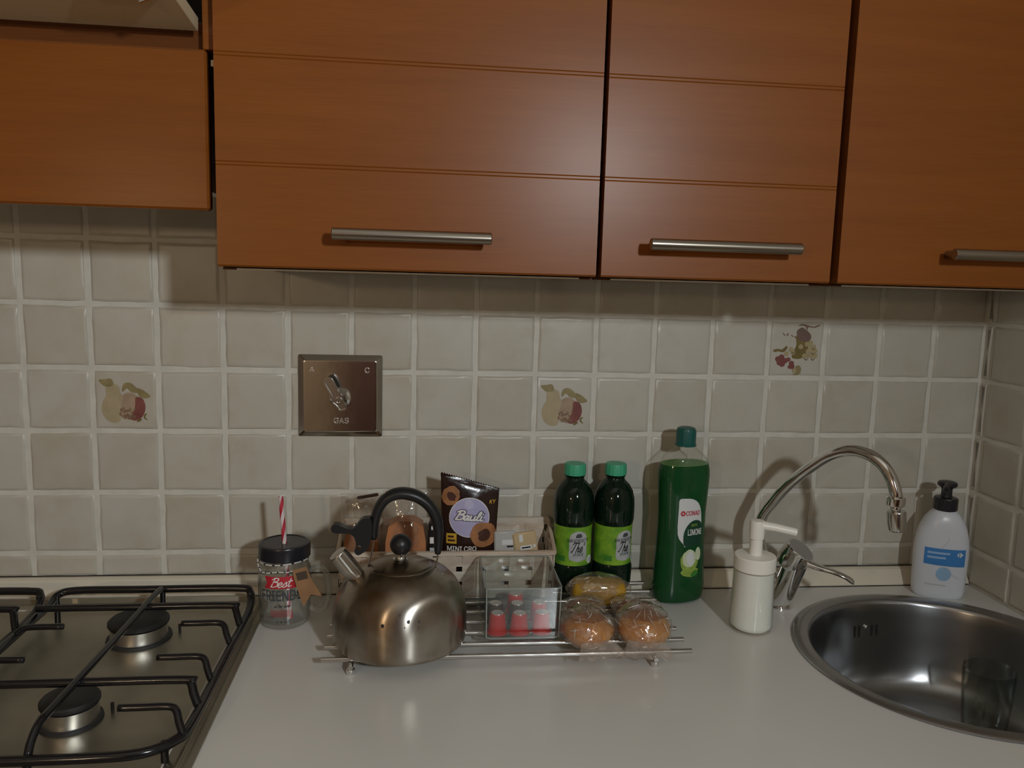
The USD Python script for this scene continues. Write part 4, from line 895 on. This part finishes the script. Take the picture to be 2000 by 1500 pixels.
# ---------------------------------------------------------------- tea bottles
def tea_bottle(label, loc, rz):
    t = thing("tea_bottle", label, "bottle", loc, rz, "green tea bottles at the tiled wall")
    bp = [(0, .004), (.018, .0015), (.0255, .0), (.0300, .004), (.0325, .014), (.0330, .030), (.0328, .040), (.0312, .0440), (.0310, .0455), (.0303, .070), (.0303, .090), (.0310, .110), (.0318, .1115), (.0330, .118), (.0332, .140), (.0322, .152), (.0292, .164), (.0235, .174), (.0178, .1795), (.0152, .1825), (.0150, .186), (.0165, .1875), (.0165, .1885), (.0140, .190), (.0140, .200), (0, .200)]
    obj("bottle_body", lathe(bp, 48), "tea_green", t, 40)
    cp = lathe([(.0158, .1895), (.0172, .1900), (.0176, .194), (.0172, .2060), (.0160, .2078), (0, .2080)], 60); v = np.array(cp.vertices); th = np.arctan2(v[:, 1], v[:, 0]); rr = np.hypot(v[:, 0], v[:, 1]); k = 1 + .012 * np.sign(np.sin(th * 15)) * (rr > .0165); v[:, 0] *= k; v[:, 1] *= k; cp.vertices = v
    obj("cap", cp, "cap_green", t, 30)
    lb = obj("label", lathe([(.0306, .0455), (.0315, .0460), (.0308, .070), (.0308, .090), (.0315, .1095), (.0306, .110)], 64), "tea_label", t, 40)
    def S(x, y):
        r_ = np.interp(y, [.046, .070, .090, .1095], [.0315, .0308, .0308, .0315]); a_ = x / .031; n = np.stack([np.sin(a_), -np.cos(a_), 0 * a_], 1); return np.stack([r_ * np.sin(a_), -r_ * np.cos(a_), y], 1), n
    sh = spoly([(-.0150, .058), (-.0152, .078), (-.0150, .090), (-.0115, .099), (0, .1035), (.0115, .099), (.0150, .090), (.0152, .078), (.0150, .058), (.0075, .0545), (0, .053), (-.0075, .0545)], 3)
    obj("silver_panel", wrap(flat(sh, .003), S, .0003), "label_silver", lb, True)
    obj("lettering", wrap(txt("SAN BENEDETTO", .0056, .0370, False, at=(0, .0880)), S, .0006), "ink_black", lb, False)
    obj("lettering", wrap(script("The'", .0160, .115, .35, (-.0005, .0752), width=.0205), S, .0006), "ink_black", lb, False)
    obj("lettering", wrap(txt("VERDE", .0045, .018, at=(0, .0650)), S, .0006), "ink_dark_green", lb, False)
    obj("crest", wrap(flat(spoly([(-.005, .0935), (-.003, .0985), (0, .0995), (.004, .0985), (.0055, .0940), (0, .0925)], 3), .003), S, .0006), "ink_grey", lb, True)
    sl = wrap(flat(Point(.0225, .0545).buffer(.0068, 10), .003), S, .0006); obj("round_badge", sl, "label_white", lb, True)
    obj("badge_print", wrap(flat(Point(.0225, .0545).buffer(.0036, 5), .003), S, .0009), "label_grey", lb, True)
    obj("nutrition_panel", wrap(flat(sbox(-.0345, .053, -.0215, .0615), .003), S, .0006), "leaf_green", lb, True)
    return t
TY = -.0600
t1 = tea_bottle("green tea bottle on the left, next to the basket", (.8612, TY, RT_ + .0003), 8)
dup(t1, "tea_bottle", (.9285, TY + .001, RT_ + .0003), 26, "green tea bottle on the right, next to the taller dish soap")

# ---------------------------------------------------------------- dish soap
ds = thing("dish_soap", "tall green lemon dish soap bottle with a dark teal cap", "bottle", (1.0415, -.0640, CT + .0003), 14)
dp = [(0, .003), (.70, .0), (.93, .004), (1.0, .014), (1.02, .030), (.985, .055), (.945, .090), (.925, .125), (.925, .150), (.955, .172), (.985, .195), (1.0, .212)]
dt = [(1.0, .212), (.985, .222), (.93, .2315)]
A_, B_ = .0445, .0290
def ell(pr, n=72): return lathe([(r_, z) for r_, z in pr], n, A_, B_, 2.3)
obj("bottle_body", ell(dp + dt + [(0, .2315)]), "soap_green", ds, 40)
nk = [(.925, .2318), (.80, .2420), (.55, .2520), (.38, .2580), (.37, .2630), (.0, .2630)]
v_ = []
for r_, z in nk: v_.append((r_, z))
nm = ell(v_); q = np.array(nm.vertices); k = np.clip((q[:, 2] - .2318) / .026, 0, 1); q[:, 1] *= 1 + k * (A_ / B_ - 1); nm.vertices = q
obj("liquid_surface", lathe([(.915, .2316), (.90, .2322), (0, .2320)], 72, A_, B_, 2.3), "soap_green_top", ds, False)
obj("clear_shoulder", nm, "clear_pet", ds, 40)
cp = lathe([(.0158, .2605), (.0172, .2610), (.0172, .2640), (.0163, .2650), (.0160, .2850), (.0140, .2900), (.0100, .2915), (0, .2920)], 60); v = np.array(cp.vertices); th = np.arctan2(v[:, 1], v[:, 0]); rr = np.hypot(v[:, 0], v[:, 1]); k = 1 + .018 * np.sign(np.sin(th * 15)) * (rr > .0155) * (v[:, 2] > .266); v[:, 0] *= k; v[:, 1] *= k; cp.vertices = v
obj("cap", cp, "cap_teal", ds, 30)
def S_ds(x, y):
    """label coordinates: x along the section's girth, y up"""
    r_ = np.interp(y, [z for _, z in dp], [q_ for q_, _ in dp]); a_ = np.clip(x, -.0435, .0435) / A_; a_ = np.sin(a_ * 1.05)
    yy = -B_ * (1 - np.abs(a_) ** 2.3) ** (1 / 2.3); p = np.stack([r_ * A_ * a_, r_ * yy, y], 1)
    n = np.stack([np.sign(a_) * np.abs(a_) ** 1.3 / A_, -np.abs(yy / B_) ** 1.3 / B_, 0 * a_], 1); n /= np.linalg.norm(n, axis=1, keepdims=True); return p, n
LX = -.006
lab = spoly([(-.0165, .120), (-.0168, .165), (-.0160, .1770), (-.010, .1795), (.006, .1785), (.018, .1720), (.026, .160), (.030, .145), (.031, .125), (.030, .105), (.0, .098), (-.005, .103)], 3)
lab = affinity.translate(lab, LX, 0)
lbp = obj("label", wrap(flat(lab, .003), S_ds, .0003), "label_white", ds, True)
dkg = affinity.translate(spoly([(-.0055, .108), (-.0050, .122), (.0010, .134), (.010, .1410), (.020, .1420), (.0300, .136), (.0320, .120), (.0310, .102), (.012, .098), (-.002, .099)], 3), LX, 0)
obj("green_panel", wrap(flat(dkg, .003), S_ds, .0006), "ink_dark_green", ds, True)
star = shapely.union_all([Point(.0032 * math.cos(a_), .0032 * math.sin(a_)).buffer(.0016, 4) for a_ in np.arange(6) * math.pi / 3]).union(Point(0, 0).buffer(.0035)).difference(Point(0, 0).buffer(.0017))
obj("emblem", wrap(extr(affinity.translate(star, LX - .0085, .1545), .0001), S_ds, .0006), "ink_red", lbp, False)
obj("lettering", wrap(txt("CONAD", .0074, .0270, True, .08, at=(LX + .0105, .1545)), S_ds, .0006), "ink_red", lbp, False)
obj("lettering", wrap(txt("PIATTI", .0040, .0120, True, at=(LX + .0140, .1340)), S_ds, .0009), "lime_skin", lbp, False)
obj("lettering", wrap(txt("LIMONE", .0095, .0290, True, at=(LX + .0165, .1225)), S_ds, .0009), "ink_white", lbp, False)
lg = affinity.translate(blob(.008, .074, .0165, .0185, .05, 22, 4), LX, 0)
lim = obj("lime_print", wrap(flat(lg, .003), S_ds, .0004), "lime_skin", ds, True)
obj("lime_print", wrap(flat(affinity.translate(blob(.0085, .0560, .0165, .0085, .12, 18, 8), LX, 0), .003), S_ds, .0005), "lime_skin", ds, True)
obj("lime_flesh", wrap(flat(affinity.translate(blob(.0075, .0790, .0128, .0150, .04, 22, 5), LX, 0), .003), S_ds, .0008), "lime_flesh", lim, True)
obj("lime_segment", wrap(flat(affinity.translate(spoly([(.001, .0800), (.009, .0915), (.0150, .084), (.0145, .072), (.008, .066)], 3), LX, 0), .003), S_ds, .0011), "label_white", lim, True)
obj("lime_flesh", wrap(flat(affinity.translate(blob(.0245, .0850, .0065, .0110, .05, 16, 6), LX, 0), .003), S_ds, .0008), "lime_flesh", lim, True)
obj("leaf_print", wrap(flat(affinity.translate(spoly([(.010, .050), (.018, .058), (.026, .054), (.018, .048)], 3), LX, 0), .003), S_ds, .0008), "leaf_green", lim, True)

# ---------------------------------------------------------------- soap dispenser
sd = thing("soap_dispenser", "cream pump dispenser bottle filled with cream soap, in front of the tap", "soap dispenser", (1.1190, -.1850, CT + .0003))
obj("glass_bottle", lathe([(0, .0), (.027, .0), (.0305, .003), (.0318, .008), (.0316, .050), (.0305, .094), (.0298, .098)], 56), "clear_pet", sd, 40)
obj("soap", lathe([(0, .004), (.026, .004), (.0295, .0075), (.0304, .012), (.0304, .050), (.0294, .0945), (0, .0945)], 56), "cream_soap", sd, 40)
co = obj("collar", lathe([(0, .0965), (.0300, .0965), (.0312, .0975), (.0312, .1165), (.0300, .1180), (.0285, .1182), (.012, .1192), (0, .1192)], 56), "cream_plastic", sd, 35)
ph = obj("pump_stem", lathe([(.0096, .1190), (.0096, .1410), (.0088, .1425), (.0088, .1445), (0, .1445)], 32), "cream_plastic", sd, 35)
obj("pump_head", lathe([(0, .1440), (.0108, .1440), (.0114, .1450), (.0114, .1690), (.0105, .1715), (.007, .1722), (0, .1724)], 36), "cream_plastic", sd, 35)
q = np.array([(.004, -.003, .1655), (.020, -.008, .1640), (.036, -.013, .1615), (.0535, -.0185, .1585)])
obj("pump_nozzle", tube(cr(q, 4), np.interp(np.arange(13), [0, 12], [.0066, .0060]), 12, flat=((.3, .95, 0), np.interp(np.arange(13), [0, 12], [.0080, .0058]))), "cream_plastic", sd, 40)

# ---------------------------------------------------------------- hand soap
hs = thing("hand_soap", "white hand soap bottle with a black pump and blue label, behind the sink", "bottle", (1.5050, -.0660, CT + .0003), -20)
hpz = [(0, .001), (.90, .0), (.97, .003), (1.0, .010), (1.025, .040), (1.045, .075), (1.03, .092), (.98, .106), (.88, .122), (.74, .135), (.55, .146), (.42, .151), (.40, .154), (0, .154)]
HA, HB = .0415, .0235
bd = lathe(hpz, 72, HA, HB, 2.4); v = np.array(bd.vertices); k = np.clip((v[:, 2] - .11) / .044, 0, 1); v[:, 1] *= 1 + k * .55; bd.vertices = v
hbp = obj("bottle_body", bd, "hand_soap_white", hs, 40)
cl = lathe([(.0180, .1520), (.0186, .153), (.0186, .1715), (.0175, .173), (.009, .1745), (0, .1745)], 48); v = np.array(cl.vertices); th = np.arctan2(v[:, 1], v[:, 0]); k = 1 + .015 * np.sign(np.sin(th * 12)) * (np.hypot(v[:, 0], v[:, 1]) > .0178); v[:, 0] *= k; v[:, 1] *= k; cl.vertices = v
obj("pump_collar", cl, "pump_black", hs, 30)
obj("pump_stem", lathe([(.0095, .1735), (.0085, .180), (.0085, .188), (.0095, .191), (0, .191)], 28), "pump_black", hs, 35)
ph_ = trimesh.util.concatenate([lathe([(0, .1890), (.009, .1890), (.0150, .1935), (.0158, .1965), (.0140, .2000), (.008, .2015), (0, .2018)], 36), tube(cr([(0, 0, .1955), (-.006, -.018, .1955), (-.010, -.032, .1935), (-.011, -.036, .1905)], 4), .0052, 12)])
obj("pump_head", ph_, "pump_black", hs, 35)
def S_hs(x, y):
    r_ = np.interp(y, [z for _, z in hpz[:-1]], [q_ for q_, _ in hpz[:-1]]); a_ = np.clip(x / HA / r_, -.97, .97); yy = -HB * (1 - np.abs(a_) ** 2.4) ** (1 / 2.4)
    n = np.stack([np.sign(a_) * np.abs(a_) ** 1.4 / HA, -np.abs(yy / HB) ** 1.4 / HB, 0 * a_], 1); n /= np.linalg.norm(n, axis=1, keepdims=True); return np.stack([r_ * HA * a_, r_ * yy, y], 1), n
bl = obj("blue_band", wrap(flat(Polygon([(-.0305, .0600), (-.0305, .0890), (.0335, .0885), (.0335, .0585)]), .003), S_hs, .0003), "band_blue", hs, True)
for z_, w_ in ((.0815, .034), (.0735, .028)): obj("pale_line", wrap(flat(sbox(-.026, z_ - .0022, -.026 + w_, z_ + .0012), .003), S_hs, .0006), "ink_pale_blue", bl, True)
obj("emblem", wrap(extr(shapely.union_all([Polygon([(.0190, .0800), (.0225, .0845), (.0225, .0755)]), Polygon([(.0295, .0800), (.0240, .0850), (.0240, .0750)])]), .0001), S_hs, .0006), "label_white", bl, False)
obj("blue_disc", wrap(flat(Point(.0010, .0450).buffer(.0120, 14), .003), S_hs, .0003), "disc_blue", hs, True)
obj("curved_line", wrap(extr(LineString(cr([(.004, .114), (.005, .106), (.001, .098), (-.005, .0905)], 5)).buffer(.0004), .0001), S_hs, .0003), "label_grey", hs, False)
obj("curved_line", wrap(extr(LineString(cr([(.004, .0570), (.010, .048), (.020, .041), (.026, .038)], 5)).buffer(.0004), .0001), S_hs, .0003), "label_grey", hs, False)
obj("small_print", wrap(flat(sbox(-.026, .0235, .006, .0258), .003), S_hs, .0003), "label_grey", hs, True)
